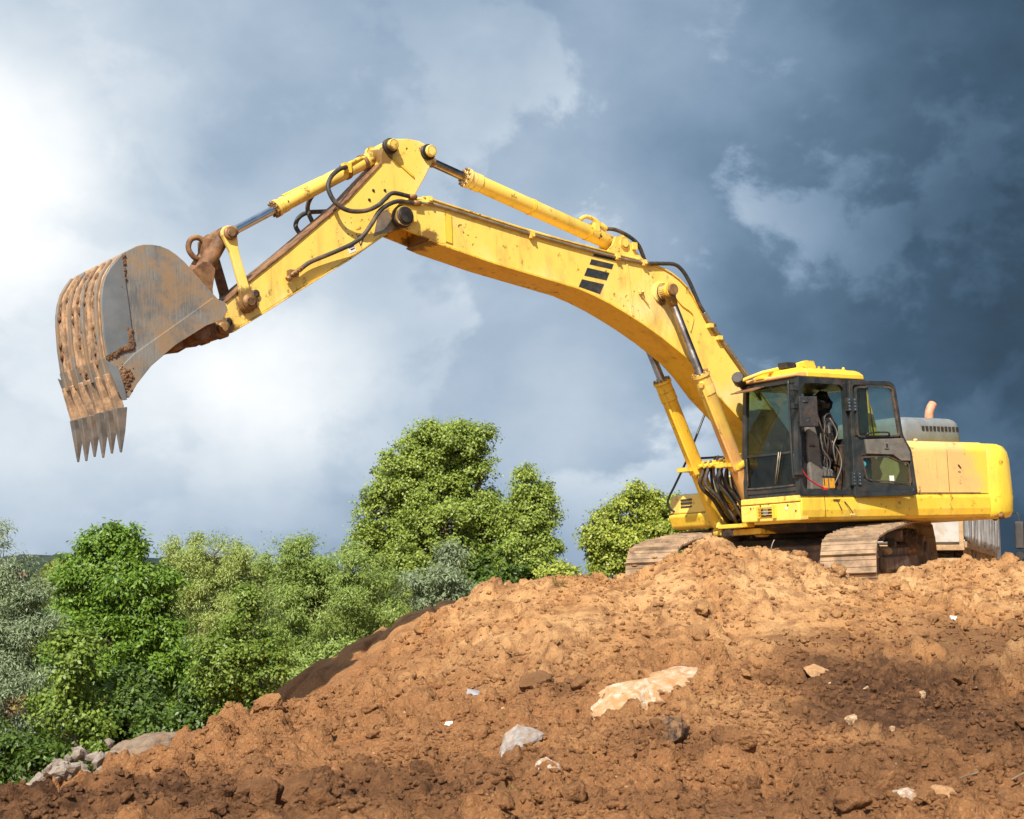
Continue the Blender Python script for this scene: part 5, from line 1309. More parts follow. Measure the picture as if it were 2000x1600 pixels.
def tree(name, label, base, lobes, nleaf, leaf, clump, mat, seed, cat='tree', group=None, droop=0., ry=.85, ground=-4.7, bark=None, boughs=17, fillin=.24, limb=1.0):
    g = np.random.default_rng(seed)
    bx, by = base
    root = empty(name, (bx, by, ground))
    tag(root, label, cat, group)
    # --- boughs on each lobe, leaf clumps on each bough
    area = np.array([l[2] * l[3] for l in lobes]); area = area / area.sum()
    cy = g.normal(0, .22, len(lobes)) * np.array([l[2] for l in lobes])
    LB = np.array(lobes)
    rmean = np.sqrt((LB[:, 2] * LB[:, 3]).mean())
    nb = int(boughs * len(lobes))
    bl = g.choice(len(lobes), nb, p=area)
    d = g.normal(size=(nb, 3)); d[:, 1] -= .25; d[:, 2] += .2; d /= np.linalg.norm(d, axis=1)[:, None]
    rb = g.uniform(.35, 1.0, nb) ** .6 * (1 + .14 * (g.random(nb) < .25))
    bc = np.stack([LB[bl, 0] + d[:, 0] * LB[bl, 2] * rb, by + cy[bl] + d[:, 1] * LB[bl, 2] * ry * rb, LB[bl, 1] + d[:, 2] * LB[bl, 3] * rb], 1)
    br = rmean * g.uniform(.10, .40, nb)
    ncl = max(8, int(nleaf / clump[1]))
    bi = g.choice(nb, ncl, p=br ** 2 / (br ** 2).sum())
    li = bl[bi]
    e = g.normal(size=(ncl, 3)); e[:, 2] += .35; e /= np.linalg.norm(e, axis=1)[:, None]
    cc = bc[bi] + e * (br[bi] * g.uniform(.5, 1.05, ncl))[:, None] * np.array([1, 1, .8])
    out = e * .8 + d[bi] * .5
    nf = int(ncl * fillin)                                      # leafage filling the inside and the outline between boughs
    lf = g.choice(len(lobes), nf, p=area); v = g.normal(size=(nf, 3)); v /= np.linalg.norm(v, axis=1)[:, None]
    rf_ = .3 + .66 * g.random(nf) ** .5
    cc[:nf] = np.stack([LB[lf, 0] + v[:, 0] * LB[lf, 2] * rf_, by + cy[lf] + v[:, 1] * LB[lf, 2] * ry * rf_, LB[lf, 1] + v[:, 2] * LB[lf, 3] * rf_], 1)
    out[:nf] = v; li = li.copy(); li[:nf] = lf
    cs = clump[0] * g.uniform(.5, 1.3, ncl)
    k = g.choice(ncl, nleaf)
    off = g.normal(size=(nleaf, 3)) * np.array([1, 1, .75]) * .5
    p = cc[k] + off * cs[k][:, None]
    p[:, 2] -= droop * np.abs(g.normal(size=nleaf)) * cs[k]
    nrm = g.normal(size=(nleaf, 3)) * .62 + out[k] * .75 + off * .3 + np.array([0, -.2, .5])
    nrm /= np.linalg.norm(nrm, axis=1)[:, None]
    dr = g.normal(size=(nleaf, 3)) + np.array([0, 0, -.5 - 2.2 * droop]) + off * .5
    dr -= nrm * (dr * nrm).sum(1)[:, None]; dr /= np.linalg.norm(dr, axis=1)[:, None]
    sd = np.cross(nrm, dr)
    sz = g.uniform(.65, 1.35, nleaf)[:, None]
    l_, w_ = leaf
    q = np.stack([p, p + dr * l_ * .42 * sz + sd * w_ * .5 * sz - nrm * w_ * .12, p + dr * l_ * sz - nrm * l_ * .12, p + dr * l_ * .42 * sz - sd * w_ * .5 * sz - nrm * w_ * .12], 1)
    q -= np.array([bx, by, ground])
    me = bpy.data.meshes.new('crown')
    n = nleaf
    me.vertices.add(4 * n); me.vertices.foreach_set('co', q.astype(np.float32).ravel())
    me.loops.add(4 * n); me.loops.foreach_set('vertex_index', np.arange(4 * n, dtype=np.int32))
    me.polygons.add(n); me.polygons.foreach_set('loop_start', np.arange(0, 4 * n, 4, dtype=np.int32))
    me.update(calc_edges=True); me.materials.append(mat)
    o = bpy.data.objects.new('crown', me); col.objects.link(o); o.parent = root
    # --- trunk and limbs
    top = max(lobes, key=lambda l: l[1])
    H_ = top[1] - ground
    rad0 = max(.03, .022 * H_)
    mb = MB()
    lean_ = g.normal(0, .02 * H_, 6)
    tr = [Vector((0, 0, -.3))] + [Vector((lean_[i] + (top[0] - bx) * (i / 5) ** 1.5, g.normal(0, .01 * H_), H_ * (.12 + .85 * i / 5))) for i in range(6)]
    mb.tube(tr, (rad0, rad0 * .2), 8, 4)
    for i, l in enumerate(lobes):
        c = Vector((l[0] - bx, cy[i], l[1] - ground))
        zz = max(.15 * H_, min(c.z - .55 * l[3] - .2 * abs(c.x), H_ * .8)); t = zz / (H_ * .97) ; t = min(max((t - .12) / .85 * 5, 0), 4.99)
        a = tr[1 + int(t)].lerp(tr[min(2 + int(t), 6)], t - int(t)) if int(t) < 5 else tr[6]
        m_ = a.lerp(c, .55) + Vector((g.normal(0, .06), g.normal(0, .06), -.06)) * H_ * .2
        mb.tube([a, m_, c], (rad0 * .5 * limb, rad0 * .2 * limb), 6, 4)
        sel = np.where(li == i)[0]
        for j in sel[:max(3, len(sel) // 5)]:
            e = Vector(cc[j]) - Vector((bx, by, ground))
            mb.tube([c.lerp(m_, g.random() * .5), c.lerp(e, .5) + Vector((0, 0, -.04)), e], (rad0 * .15 * limb, rad0 * .05), 4, 2, caps=False)
    mb.build('trunk', bark or m_bark, root, recalc=False)
    return root
TREES = {
    'walnut': (-10.21, 40, [(-10.4, 0.05, 1.27, 1.27), (-11.24, -0.74, 1.0, 1.07), (-9.46, -0.74, 0.93, 1.27), (-10.55, -1.78, 1.47, 1.2), (-9.22, -2.17, 1.0, 1.47), (-11.46, -2.17, 0.93, 1.2), (-10.43, 0.84, 0.6, 0.53), (-10.11, -3.34, 1.6, 1.2), (-8.79, -3.73, 0.8, 1.07)]),
    'silver': (-11.93, 36, [(-11.88, 0.31, 0.72, 0.9), (-12.38, -0.64, 1.08, 1.08), (-11.4, -1.34, 0.9, 1.32), (-11.48, -2.75, 1.08, 1.32), (-11.07, -0.52, 0.36, 0.72), (-12.14, -4.03, 1.32, 1.08), (-11.09, -3.68, 0.84, 0.96)]),
    'yellowish': (-17.11, 58, [(-17.0, -0.42, 0.97, 1.12), (-17.44, -1.56, 0.97, 1.16), (-16.29, -1.56, 0.97, 0.97)]),
    'palewillow': (-12.02, 62, [(-11.93, 0.86, 1.45, 1.07), (-12.84, 0.15, 1.14, 1.24), (-10.89, 0.15, 1.03, 1.24), (-11.89, -1.08, 1.96, 1.65), (-13.58, 1.07, 0.45, 0.62)]),
    'midwillow': (-5.73, 48, [(-6.37, 0.33, 1.2, 0.99), (-4.77, 0.25, 1.28, 0.99), (-5.72, -0.78, 2.08, 1.52), (-6.99, -0.62, 0.96, 1.44), (-4.13, -0.93, 1.28, 1.28), (-5.54, -2.35, 2.24, 1.12), (-6.96, -2.35, 1.12, 1.44), (-7.64, 0.33, 0.32, 0.48)]),
    'sapling': (-5.4, 31, [(-5.28, -0.41, 0.25, 0.52), (-5.32, -1.02, 0.46, 0.72), (-5.62, -1.53, 0.62, 0.72), (-5.1, -1.73, 0.52, 0.78), (-5.71, -2.13, 0.62, 0.57), (-5.35, -2.33, 0.52, 0.52)]),
    'poplar': (-2.63, 72, [(-2.89, 5.75, 2.11, 1.49), (-4.68, 4.55, 2.04, 1.87), (-1.49, 4.31, 1.39, 1.97), (-5.82, 2.87, 1.68, 1.73), (-3.23, 2.51, 2.76, 2.35), (-1.24, 1.92, 1.32, 2.04), (-4.3, 0.61, 2.88, 1.8), (-1.91, 0.37, 2.16, 1.44), (-6.46, 1.44, 1.2, 1.2), (-2.65, 6.6, 1.32, 0.72), (-3.85, 6.12, 1.2, 0.96)]),
    'poplar2': (0.94, 70, [(0.75, 3.96, 0.79, 1.07), (0.93, 2.57, 0.98, 1.54), (1.21, 1.06, 0.98, 1.17), (0.42, 0.71, 1.21, 1.21), (1.58, 1.75, 0.56, 0.75), (0.19, 2.22, 0.61, 0.93)]),
    'greywillow': (-2.49, 50, [(-2.48, -0.16, 1.03, 0.7), (-3.14, -0.98, 1.0, 0.75), (-1.99, -0.65, 0.75, 0.83), (-1.82, 0.58, 0.42, 0.42)]),
    'rightpoplar': (6.71, 75, [(5.86, 2.86, 1.2, 1.38), (4.74, 1.99, 1.12, 1.25), (7.23, 2.61, 1.38, 1.38), (6.22, 1.24, 2.5, 1.38), (8.48, 2.11, 1.5, 1.38), (4.98, 0.62, 1.25, 1.0), (9.72, 1.61, 1.5, 1.25), (7.21, 0.62, 2.25, 1.0)]),
    'bush1': (-9.3, 33, [(-9.24, -1.75, 0.49, 0.83), (-9.42, -2.82, 0.83, 0.99), (-8.76, -3.35, 0.66, 0.77)]),
    'bush2': (-6.79, 32, [(-7.03, -3.14, 0.8, 0.64), (-6.4, -2.93, 0.48, 0.48), (-6.31, -2.42, 0.43, 0.43)]),
    'bush3': (-10.28, 33, [(-10.48, -3.78, 0.88, 0.83), (-9.61, -3.88, 0.77, 0.55)]),
    'bush4': (-8.4, 34, [(-8.36, -3.46, 0.68, 0.68), (-8.15, -2.69, 0.62, 0.68)]),
    'bush5': (-6.12, 45, [(-5.92, -2.92, 1.2, 0.75), (-6.96, -2.92, 0.75, 0.9), (-4.75, -2.33, 0.9, 0.6)]),
    'shrubR': (1.97, 66, [(1.86, 0.14, 0.62, 0.4), (2.41, -0.03, 0.44, 0.31)]),
    'darkR': (-0.23, 70, [(-0.46, 0.37, 1.4, 1.05), (0.7, 0.02, 1.4, 0.82), (-0.93, -0.56, 1.63, 0.93)]),
}
def T(key, name, label, nleaf, leaf, clump, mat, seed, **kw):
    x, y, lobes = TREES[key]
    return tree(name, label, (x, y), lobes, nleaf, leaf, clump, mat, seed, **kw)
T('walnut', 'walnut_tree', 'full deep green tree with broad leaves, second from left edge', 105000, (.125, .055), (.28, 70), ml_walnut, 1, boughs=32, fillin=.16, limb=1.3)
T('silver', 'willow_tree', 'silvery grey green willow cut by the left edge of the picture', 60000, (.105, .024), (.28, 80), ml_silver, 2, droop=.25)
T('yellowish', 'yellow_green_tree', 'small yellowish green tree between silvery willow and deep green tree', 11000, (.15, .06), (.35, 70), ml_yellow, 3)
T('palewillow', 'pale_willow_tree', 'pale fine leaved willow behind the young bright green tree', 60000, (.125, .032), (.34, 70), ml_pale, 4, droop=.35)
T('midwillow', 'bushy_willow_tree', 'wide olive green willow above the dark shaded earth slope', 110000, (.11, .028), (.30, 75), ml_willow, 5, droop=.25)
T('sapling', 'young_tree', 'slender bright green young tree standing before the willows', 28000, (.065, .048), (.17, 45), ml_sapling, 6)
T('poplar', 'poplar_tree', 'tallest round crowned tree in the middle under the boom', 150000, (.12, .085), (.36, 60), ml_poplar, 7, boughs=30, fillin=.10, limb=1.4)
T('poplar2', 'narrow_poplar_tree', 'narrow upright tree hugging the right side of the tallest tree', 42000, (.12, .085), (.34, 60), ml_poplar, 8, boughs=24, fillin=.12, limb=1.3)
T('greywillow', 'grey_willow_shrub', 'grey green feathery willow shrub at the foot of the tallest tree', 12000, (.17, .035), (.35, 80), ml_silver, 9, droop=.2)
T('rightpoplar', 'round_poplar_tree', 'yellow green tree seen just left of the excavator tracks', 95000, (.13, .095), (.36, 55), ml_poplar2, 10, boughs=24, fillin=.14, limb=1.2)
T('bush1', 'sapling_bush', 'light green upright shrub in front of the deep green tree', 9000, (.10, .065), (.24, 50), ml_sapling, 11, cat='shrub')
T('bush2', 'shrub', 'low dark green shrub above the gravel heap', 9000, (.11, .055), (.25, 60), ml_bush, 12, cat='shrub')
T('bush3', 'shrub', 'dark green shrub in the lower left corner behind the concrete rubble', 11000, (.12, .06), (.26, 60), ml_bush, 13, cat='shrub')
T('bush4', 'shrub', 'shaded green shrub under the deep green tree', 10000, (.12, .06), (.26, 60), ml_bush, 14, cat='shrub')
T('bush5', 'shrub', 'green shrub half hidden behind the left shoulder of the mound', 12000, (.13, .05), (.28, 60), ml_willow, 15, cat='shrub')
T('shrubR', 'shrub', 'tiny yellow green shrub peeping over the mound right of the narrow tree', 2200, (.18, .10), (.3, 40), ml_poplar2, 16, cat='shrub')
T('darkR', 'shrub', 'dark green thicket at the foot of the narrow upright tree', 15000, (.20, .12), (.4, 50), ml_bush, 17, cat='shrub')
# a backing hedge of darker trees fills the valley behind the front row
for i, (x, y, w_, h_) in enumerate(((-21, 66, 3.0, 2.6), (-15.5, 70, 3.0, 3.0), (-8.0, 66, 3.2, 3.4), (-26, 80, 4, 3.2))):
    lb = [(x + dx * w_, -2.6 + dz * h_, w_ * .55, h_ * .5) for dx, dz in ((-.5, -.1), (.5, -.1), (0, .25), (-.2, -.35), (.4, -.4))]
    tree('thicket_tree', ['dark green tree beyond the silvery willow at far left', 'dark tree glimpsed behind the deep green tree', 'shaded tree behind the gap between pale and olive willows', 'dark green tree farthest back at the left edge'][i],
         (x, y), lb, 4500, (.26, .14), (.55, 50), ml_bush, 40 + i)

# weeds and brambles covering the valley floor under the trees
def undergrowth():
    g = np.random.default_rng(77)
    n = 42000
    y = g.uniform(16.5, 36, n); x = -3.6 - (y - 16.5) * .10 - np.abs(g.normal(0, 1, n)) * (1.5 + (y - 16) * .35) - g.random(n) * .8
    patch = perlin(x * .8, y * .8) * .5 + perlin(x * 2.2, y * 2.2) * .3
    i0 = np.clip(np.searchsorted(xs, x) - 1, 0, len(xs) - 2); j0 = np.clip(np.searchsorted(ys, y) - 1, 0, len(ys) - 2)
    z = GZ[j0, i0] + np.clip(.25 + patch * .9, .02, .9) * g.random(n) * (.5 + np.clip((y - 17) / 8, 0, 1))
    p = np.stack([x, y, z], 1)
    nr = g.normal(size=(n, 3)) * .6 + np.array([0, -.2, .8]); nr /= np.linalg.norm(nr, axis=1)[:, None]
    dr = g.normal(size=(n, 3)); dr -= nr * (dr * nr).sum(1)[:, None]; dr /= np.linalg.norm(dr, axis=1)[:, None]
    sd_ = np.cross(nr, dr); s_ = g.uniform(.6, 1.4, n)[:, None]
    q = np.stack([p, p + dr * .05 * s_ + sd_ * .025 * s_, p + dr * .12 * s_, p + dr * .05 * s_ - sd_ * .025 * s_], 1)
    me = bpy.data.meshes.new('undergrowth')
    me.vertices.add(4 * n); me.vertices.foreach_set('co', q.astype(np.float32).ravel())
    me.loops.add(4 * n); me.loops.foreach_set('vertex_index', np.arange(4 * n, dtype=np.int32))
    me.polygons.add(n); me.polygons.foreach_set('loop_start', np.arange(0, 4 * n, 4, dtype=np.int32))
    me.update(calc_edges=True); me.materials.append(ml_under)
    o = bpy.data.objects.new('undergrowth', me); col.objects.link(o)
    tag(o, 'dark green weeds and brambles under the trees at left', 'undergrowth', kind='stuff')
undergrowth()

# ------------------------------------------------------------------ far houses with red roofs
m_roof = simple('red_roof_tile', (.24, .10, .08), .8, 0, .2, 2, 0)
m_wall = simple('pale_render', (.22, .21, .19), .8, 0, .1, 1, 0)
for x, y, w_, lab in ((-190, 590, 9, 'far house with a long red roof at the left horizon'), (-203, 600, 6, 'small far house with red roof, leftmost of the two')):
    h = empty('house', (x, y, -6.4)); tag(h, lab, 'house', 'far houses below the ridge')
    b = MB(); b.box((-w_ / 2, -3, 0), (w_ / 2, 3, 4.2)); b.build('wall', m_wall, h)
    b = MB(); b.prism([(-3.4, 4.2), (3.4, 4.2), (0, 6.8)], -w_ / 2 - .4, w_ / 2 + .4, 'x'); b.build('roof', m_roof, h)

# ------------------------------------------------------------------ stones, clods and litter on the mound
def stone_material(name, c1, c2, dust, amt):
    M = Mat(name)
    c = M.coord()
    cc = M.mix(M.rng(M.noise(c, 4, 6, .6), .35, .65), c1, c2)
    cc = M.mix(M.rng(M.noise(c, 40, 4, .6), .5, .7, 0, .5), cc, tuple(x * .5 for x in c1))
    cc = M.mix(M.rng(M.noise(c, 2.3, 7, .65, .5), .38, .60, 0, amt), cc, dust)
    M.set(color=cc, rough=.9, spec=.2)
    M.bump(M.noise(c, 18, 7, .65), .6, .03)
    return M.m
SO = (.40, .21, .095)
ms_cream = stone_material('cream_stone', (.64, .53, .41), (.50, .34, .20), (.44, .24, .105), 1.0)
ms_grey = stone_material('grey_speckled_stone', (.46, .43, .40), (.28, .26, .25), SO, .4)
ms_white = stone_material('white_chalk', (.70, .66, .60), (.50, .42, .33), SO, .85)
ms_dark = stone_material('dark_wet_stone', (.035, .026, .022), (.10, .065, .045), SO, .5)
ms_tan = stone_material('tan_stone', (.52, .33, .18), (.40, .22, .10), SO, .5)
ms_conc = stone_material('concrete', (.40, .36, .31), (.27, .235, .20), (.34, .22, .14), .4)
ms_gravel = stone_material('brown_gravel', (.26, .20, .15), (.16, .115, .085), (.30, .19, .11), .5)
m_plastic = simple('white_plastic', (.8, .8, .78), .45, 0, .05, 5, .05, DUST, .2)
m_blue = simple('blue_grey_plastic', (.16, .18, .22), .5, 0, .2, 8, .1, DUST, .4)

_lumps = {}
def hull_mesh(seed, cuts=2, n=15):
    g = random.Random(seed * 7 + 1)
    bm = bmesh.new()
    for i in range(n):
        v = Vector((g.gauss(0, 1), g.gauss(0, 1), g.gauss(0, 1))).normalized()
        m_ = max(abs(v.x), abs(v.y), abs(v.z)); v = v.lerp(v / m_, .55) * g.uniform(.82, 1.05)
        bm.verts.new(v)
    res = bmesh.ops.convex_hull(bm, input=bm.verts)
    bmesh.ops.delete(bm, geom=[e for e in res['geom_interior'] if isinstance(e, bmesh.types.BMVert)], context='VERTS')
    bmesh.ops.triangulate(bm, faces=bm.faces)
    for k in range(cuts):
        bmesh.ops.subdivide_edges(bm, edges=bm.edges, cuts=1, use_grid_fill=True)
    off = Vector((seed, seed * 2.3, seed * .7))
    for v in bm.verts: v.co += v.co.normalized() * (.09 * mnoise.noise(v.co * 2.6 + off) + .06 * mnoise.noise(v.co * 7 + off))
    return bm
def stone(name, label, x, y, size, rot=0., mat=None, seed=1, sink=.35, sub=3, amp=.22, cat='stone', group=None, tilt=(0, 0), boxy=0., fr=1.5, hull=False):
    key = (seed, sub, amp, boxy, fr, hull)
    if key not in _lumps:
        bm = hull_mesh(seed, 3 if sub == 4 else 2, 22 if sub == 4 else 15) if hull else lump_mesh(seed, sub, amp, fr=fr)
        if boxy and not hull:
            for v in bm.verts:
                m_ = max(abs(v.co.x), abs(v.co.y), abs(v.co.z)); q = v.co / m_ * v.co.length * .85
                v.co = v.co.lerp(q, boxy)
        me = bpy.data.meshes.new(name); bm.to_mesh(me); bm.free()
        me.polygons.foreach_set('use_smooth', [not hull] * len(me.polygons)); me.materials.append(mat)
        _lumps[key] = me
    me = _lumps[key]
    o = bpy.data.objects.new(name, me); col.objects.link(o)
    n = Hn(x, y)
    if me.materials[0] != mat:
        o.material_slots[0].link = 'OBJECT'; o.material_slots[0].material = mat
    z = H(x, y)
    o.matrix_world = Matrix.Translation(Vector((x, y, z)) + n * size[2] * (1 - 2 * sink)) @ n.to_track_quat('Z', 'Y').to_matrix().to_4x4() @ Matrix.Rotation(rot, 4, 'Z') @ Matrix.Rotation(tilt[0], 4, 'X') @ Matrix.Rotation(tilt[1], 4, 'Y') @ Matrix.Diagonal((*size, 1))
    return tag(o, label, cat, group)
stone('stone', 'elongated tan stone jutting from the crest left of the tracks', -.16, 17.35, (.26, .12, .10), R(-8), ms_tan, 301, .12, boxy=.3, tilt=(0, R(6)), hull=True)
stone('clod', 'lump of earth below the white scrap on the left crest', -.92, 16.7, (.17, .14, .12), 0, m_clod, 302, .36, cat='clod', sub=4, amp=.34, fr=1.3, hull=True)
stone('stone', 'large cream flat stone half buried in the middle of the slope', .93, 12.5, (.34, .34, .13), R(25), ms_cream, 303, .45, sub=4, boxy=.6, amp=.32, tilt=(R(14), R(-10)), hull=True)
stone('stone', 'dust covered cream stone just uphill of the large flat one', 1.38, 13.1, (.34, .26, .10), R(20), ms_cream, 304, .48, sub=4, boxy=.5, amp=.36, tilt=(R(10), R(-6)), hull=True)
stone('stone', 'long grey speckled stone slab lying left of the cream stone', .04, 11.35, (.25, .10, .07), R(30), ms_grey, 305, .32, boxy=.45, amp=.30, tilt=(R(28), R(-26)), hull=True)
stone('stone', 'white chipped stone near the bottom edge below the grey slab', .23, 10.25, (.10, .07, .055), R(10), ms_white, 306, .3, boxy=.6, hull=True)
stone('stone', 'dark wet boulder right of the cream stone', 1.15, 11.45, (.17, .13, .13), R(25), ms_dark, 307, .32, boxy=.3, amp=.3, hull=True)
stone('clod', 'blocky brown clod right of the dark boulder', 1.58, 11.1, (.21, .12, .10), R(8), m_clod, 308, .36, boxy=.7, cat='clod', sub=4, amp=.34, fr=1.3, hull=True)
stone('stone', 'flat tan stone under the dark damp patch edge', 2.70, 13.8, (.13, .10, .06), R(-10), ms_tan, 309, .25, boxy=.3, hull=True)
stone('stone', 'white topped stone at the bottom edge right of centre', 2.42, 9.62, (.11, .09, .10), R(10), ms_white, 310, .38, sub=4, boxy=.6, hull=True)
stone('stone', 'orange brown stone beside the white topped stone', 2.63, 9.65, (.11, .09, .08), R(40), ms_tan, 311, .38, sub=4, boxy=.6, hull=True)
stone('stone', 'pale stone with grey side left of the damp patch', 2.68, 12.25, (.085, .065, .05), R(-40), ms_cream, 312, .36, boxy=.4, hull=True)
stone('stone', 'small pale stone low in the damp patch', 2.86, 11.75, (.036, .032, .03), 0, ms_cream, 313, .35, hull=True)
stone('stone', 'small pale round stone on the right of the damp patch', 3.42, 13.0, (.04, .036, .04), 0, ms_cream, 314, .35, hull=True)
stone('stone', 'pale splinter stone in the upper left of the damp patch', 2.97, 13.05, (.07, .025, .022), R(-35), ms_cream, 315, .3, hull=True)
stone('clod', 'big angular clod at the lower left, left of its neighbour', -1.66, 10.25, (.15, .12, .12), R(20), m_clod, 316, .34, boxy=.4, cat='clod', sub=4, amp=.34, fr=1.3, hull=True)
stone('clod', 'biggest dark clod at the lower left', -1.32, 10.1, (.21, .16, .14), R(-15), m_clod, 317, .36, cat='clod', sub=4, amp=.34, fr=1.3, hull=True)
stone('clod', 'small clod left of the big angular clod', -1.86, 10.0, (.08, .07, .06), 0, m_clod, 318, .34, cat='clod', sub=4, amp=.34, fr=1.3, hull=True)
stone('clod', 'clod at the bottom edge under the big angular clod', -1.52, 9.7, (.15, .11, .11), R(50), m_clod, 319, .34, boxy=.3, cat='clod', sub=4, amp=.34, fr=1.3, hull=True)
stone('clod', 'overhanging clod with a dark hollow right of it, mid slope', .20, 13.3, (.20, .16, .15), R(10), m_clod, 320, .36, boxy=.3, cat='clod', sub=4, amp=.34, fr=1.3, hull=True)
stone('clod', 'orange clod below the shaded slope', -1.08, 14.2, (.11, .09, .09), R(30), m_clod, 321, .34, boxy=.3, cat='clod', sub=4, amp=.34, fr=1.3, hull=True)
stone('clod', 'clod in the middle of the left slope', -.84, 12.0, (.10, .07, .06), R(30), m_clod, 322, .34, cat='clod', sub=4, amp=.34, fr=1.3, hull=True)
stone('clod', 'rounded clod perched on the left rim of the mound', -2.18, 13.95, (.14, .12, .12), 0, m_clod, 323, .28, cat='clod', sub=4, amp=.34, fr=1.3, hull=True)
stone('clod', 'reddish clod near the bottom edge left of centre', -.60, 10.3, (.12, .10, .09), R(-30), m_clod, 324, .34, boxy=.3, cat='clod', sub=4, amp=.34, fr=1.3, hull=True)
# broken concrete at the far left
for i in range(44):
    a_ = rng.uniform(0, 6.28); d_ = rng.random() ** .6
    x = -4.02 + .52 * d_ * math.cos(a_); y = 14.7 + .42 * d_ * math.sin(a_)
    s_ = rng.uniform(.032, .085)
    o = stone('concrete_chunk', 'broken grey concrete chunk in the rubble pile at lower left', x, y, (s_ * rng.uniform(.9, 1.5), s_, s_ * rng.uniform(.6, .95)), rng.uniform(0, 3), ms_conc, 330 + i % 6, .1, boxy=.75, amp=.25, cat='rubble', group='concrete rubble at the foot of the mound', tilt=(rng.uniform(-.5, .5), rng.uniform(-.5, .5)), hull=True)
    o.location.z += .26 * max(0, 1 - d_) * rng.random()
stone('concrete_slab', 'largest pale concrete slab on top of the rubble pile', -3.98, 14.75, (.17, .11, .065), R(25), ms_conc, 341, -1.3, boxy=.85, amp=.15, cat='rubble', tilt=(R(-20), R(-15)), hull=True)
hp = stone('gravel_heap', 'low heap of grey brown gravel beside the concrete rubble', -3.75, 16.2, (.55, .5, .26), 0, ms_gravel, 345, .30, sub=5, amp=.12, cat='gravel', fr=2.5)
# countable loose clods
spots = []
tries = 0
while len(spots) < 290 and tries < 20000:
    tries += 1
    y = 9.3 + 8.8 * rng.random() ** 1.5
    x = rng.uniform(-.36, .35) * y
    if x < -3.3 + max(0, (y - 10)) * .28: continue
    r = .024 + .065 * rng.random() ** (2.4 if x < 0 or y < 10.5 else 3.4)
    if all((x - a) ** 2 + (y - c) ** 2 > (r + d) ** 2 for a, c, d in spots): spots.append((x, y, r))
def zone(x, y):
    row = 'along the bottom edge' if y < 10.4 else 'on the lower slope' if y < 12 else 'on the middle slope' if y < 14.5 else 'just under the crest'
    t = x / y
    side_ = 'at the left' if t < -.13 else 'left of centre' if t < .02 else 'right of centre' if t < .18 else 'at the right'
    return row + ' ' + side_
for i, (x, y, r) in enumerate(spots):
    zn = zone(x, y); big_ = 'fist sized' if r > .042 else 'small'
    stone('clod', big_ + ' loose brown clod ' + zn + ' of the mound', x, y, (r * rng.uniform(.9, 1.5), r, r * rng.uniform(.6, .9)), rng.uniform(0, 6), m_clod, 360 + i % 14, .30, sub=3, amp=.34, boxy=.35, cat='clod', hull=i % 3 == 0, group=big_ + ' loose clods ' + zn, tilt=(rng.uniform(-.3, .3), rng.uniform(-.3, .3)))
# crumbs too small to count
def crumbs(name, count, rmin, rmax, mat, label, cat, seed, power=2.5):
    g = np.random.default_rng(seed)
    bases = []
    for k in range(8):
        bm = bmesh.new(); bmesh.ops.create_icosphere(bm, subdivisions=1, radius=1)
        for v in bm.verts: v.co *= 1 + .35 * (g.random() - .5) * 2
        bm.verts.ensure_lookup_table()
        bases.append((np.array([v.co[:] for v in bm.verts]), np.array([[v.index for v in f.verts] for f in bm.faces]))); bm.free()
    V = []; F = []; n = 0
    while len(V) < count:
        y = 9.2 + 9.4 * g.random() ** 1.4; x = g.uniform(-.37, .36) * y
        if x < -3.8 + max(0, (y - 10)) * .28: continue
        if perlin(np.array([x * .9]), np.array([y * .9 + 4]))[0] + perlin(np.array([x * 2.7]), np.array([y * 2.7]))[0] * .6 < g.uniform(-.6, .35) : continue
        r = rmin + (rmax - rmin) * g.random() ** power
        bv, bf = bases[g.integers(8)]
        a = g.uniform(0, 6.28); c, s_ = math.cos(a), math.sin(a)
        v = bv * np.array([r * g.uniform(.8, 1.4), r, r * g.uniform(.6, .9)])
        v = np.stack([v[:, 0] * c - v[:, 1] * s_, v[:, 0] * s_ + v[:, 1] * c, v[:, 2]], 1) + np.array([x, y, H(x, y) + r * .25])
        V.append(v); F.append(bf + n); n += len(v)
    V = np.concatenate(V); F = np.concatenate(F)
    me = bpy.data.meshes.new(name)
    me.vertices.add(len(V)); me.vertices.foreach_set('co', V.astype(np.float32).ravel())
    me.loops.add(F.size); me.loops.foreach_set('vertex_index', F.astype(np.int32).ravel())
    me.polygons.add(len(F)); me.polygons.foreach_set('loop_start', np.arange(0, F.size, 3, dtype=np.int32))
    me.polygons.foreach_set('use_smooth', np.zeros(len(F), bool))
    me.update(calc_edges=True); me.materials.append(mat)
    o = bpy.data.objects.new(name, me); col.objects.link(o)
    return tag(o, label, cat, kind='stuff')
crumbs('soil_crumbs', 25000, .006, .034, m_clod, 'loose crumbs of brown soil strewn over the mound', 'soil', 71)
crumbs('pebbles', 130, .005, .018, ms_cream, 'scattered small pale pebbles on the mound', 'pebbles', 72)

# litter, grass and roots
def scrap(name, label, x, y, pts, mat, th=.006, cat='scrap'):
    z = H(x, y)
    v = [Vector((x + a, y + c, z + d)) for a, c, d in pts]; n = len(v)
    mb = MB(); up = Vector((.2, .6, .2)).normalized() * th
    mb.add(v + [p + up for p in v], [tuple(range(n)), tuple(range(2 * n - 1, n - 1, -1))] + [(i, (i + 1) % n, n + (i + 1) % n, n + i) for i in range(n)])
    return tag(mb.build(name, mat, None), label, cat)
scrap('plastic_scrap', 'bright white scrap sticking up on the left crest', -.84, 17.2, [(-.05, 0, -.06), (.07, .02, -.10), (.065, .02, .02), (.03, .03, .14), (-.02, .03, .07)], m_plastic)
scrap('plastic_scrap', 'blue grey scrap lying mid slope left of the overhanging clod', -.32, 13.55, [(-.08, 0, -.0), (.06, -.01, .0), (.09, .02, .03), (-.02, .05, .04), (-.07, .03, .06)], m_blue)
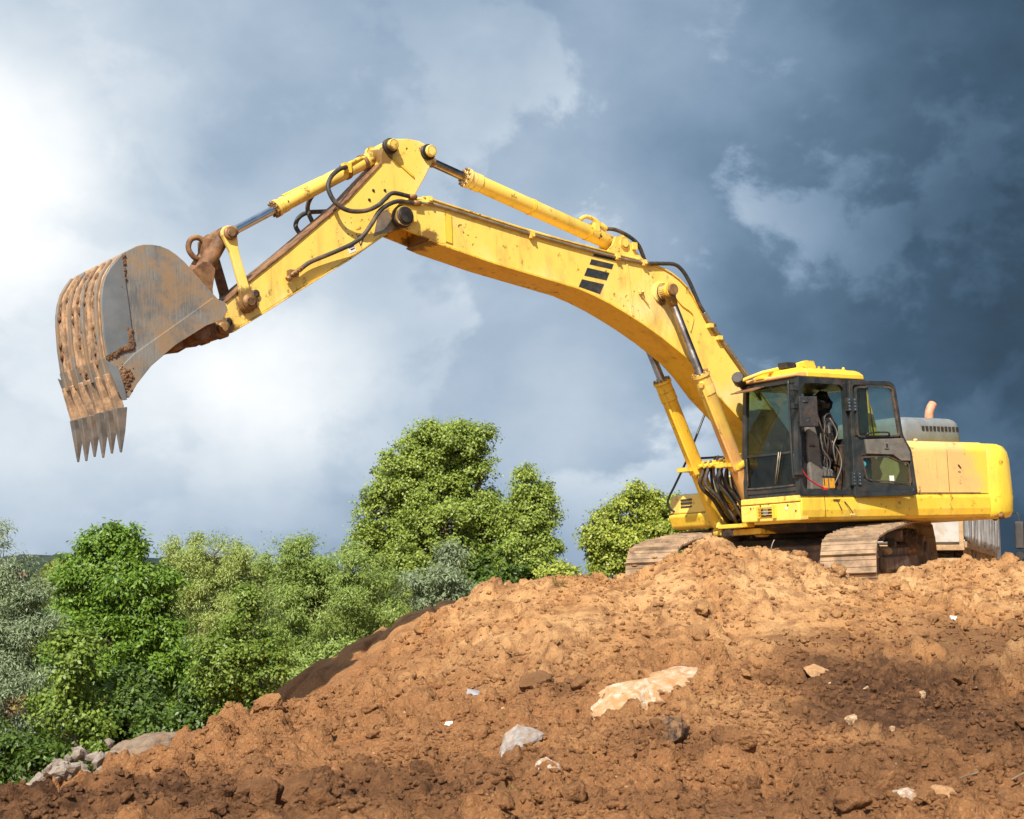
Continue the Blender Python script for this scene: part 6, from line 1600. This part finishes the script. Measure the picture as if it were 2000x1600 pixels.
scrap('plastic_scrap', 'small white scrap in the damp patch near the right edge', 4.45, 15.6, [(-.05, 0, .01), (.05, 0, .0), (.06, .02, .04), (-.03, .03, .05)], m_plastic)
scrap('plastic_scrap', 'small white scrap on the slope below the blue grey scrap', -.52, 12.7, [(-.03, 0, .01), (.03, 0, .0), (.035, .02, .035), (-.02, .02, .03)], m_plastic)
m_grass = leaf_material('grass_blades', (.14, .17, .03), (.32, .27, .09), .3)
def tuft(label, x, y, n, h, seed, lean_=(0, 0)):
    g = random.Random(seed); mb = MB(); z = H(x, y) - .01
    for i in range(n):
        a = g.uniform(0, 6.28); r = g.uniform(0, .05); l = h * g.uniform(.5, 1.2)
        p = Vector((x + r * math.cos(a), y + r * math.sin(a), z)); d_ = Vector((math.cos(a) * .5 + lean_[0], math.sin(a) * .4 + lean_[1], .8)).normalized()
        s_ = Vector((-math.sin(a), math.cos(a), 0)) * .004
        m_ = p + d_ * l * .55; e = p + d_ * l + Vector((math.cos(a) * .25 * l, 0, -.35 * l))
        mb.add([p - s_, p + s_, m_ + s_ * .8, m_ - s_ * .8, e], [(0, 1, 2, 3), (3, 2, 4)])
    return tag(mb.build('grass_tuft', m_grass, None, recalc=False), label, 'grass')
tuft('tuft of grass left of the cream stone', -.06, 12.5, 22, .13, 1, (.5, 0))
tuft('dry grass tuft hanging from the crest below the skyline', .50, 16.55, 30, .22, 2, (0, -.9))
tuft('grass tuft near the bottom edge beside the white chipped stone', .02, 10.1, 26, .12, 3)
tuft('small green sprig right of the blocky clod', 1.88, 11.4, 14, .08, 4)
for i, (x, y, pts, lab) in enumerate(((3.35, 10.2, [(-.10, 0, .01), (0, .03, .05), (.06, .0, .08), (.05, -.08, .05), (.10, -.12, .01)], 'curly pale root at the lower right'),
                                   (2.95, 10.3, [(-.08, -.05, .01), (.02, .0, .04), (.14, .06, .06)], 'thin straight twig left of the curly root'),
                                   (.16, 12.1, [(-.08, -.10, .01), (.0, .0, .03), (.10, .12, .02)], 'brown twig below the grass left of the cream stone'),
                                   (2.93, 17.55, [(0, 0, -.05), (.03, .0, .08), (.06, .01, .14)], 'short pale stick standing between the tracks'),
                                   (-4.6, 15.4, [(-.25, 0, .25), (-.05, 0, .1), (.2, .0, .0)], 'dry branch leaning behind the concrete rubble'))):
    z = H(x, y)
    mb = MB(); mb.tube([(x + a, y + c, z + d) for a, c, d in pts], .006, 6, 5)
    tag(mb.build('twig', m_pipe if i % 2 else m_bark, None), lab, 'twig')
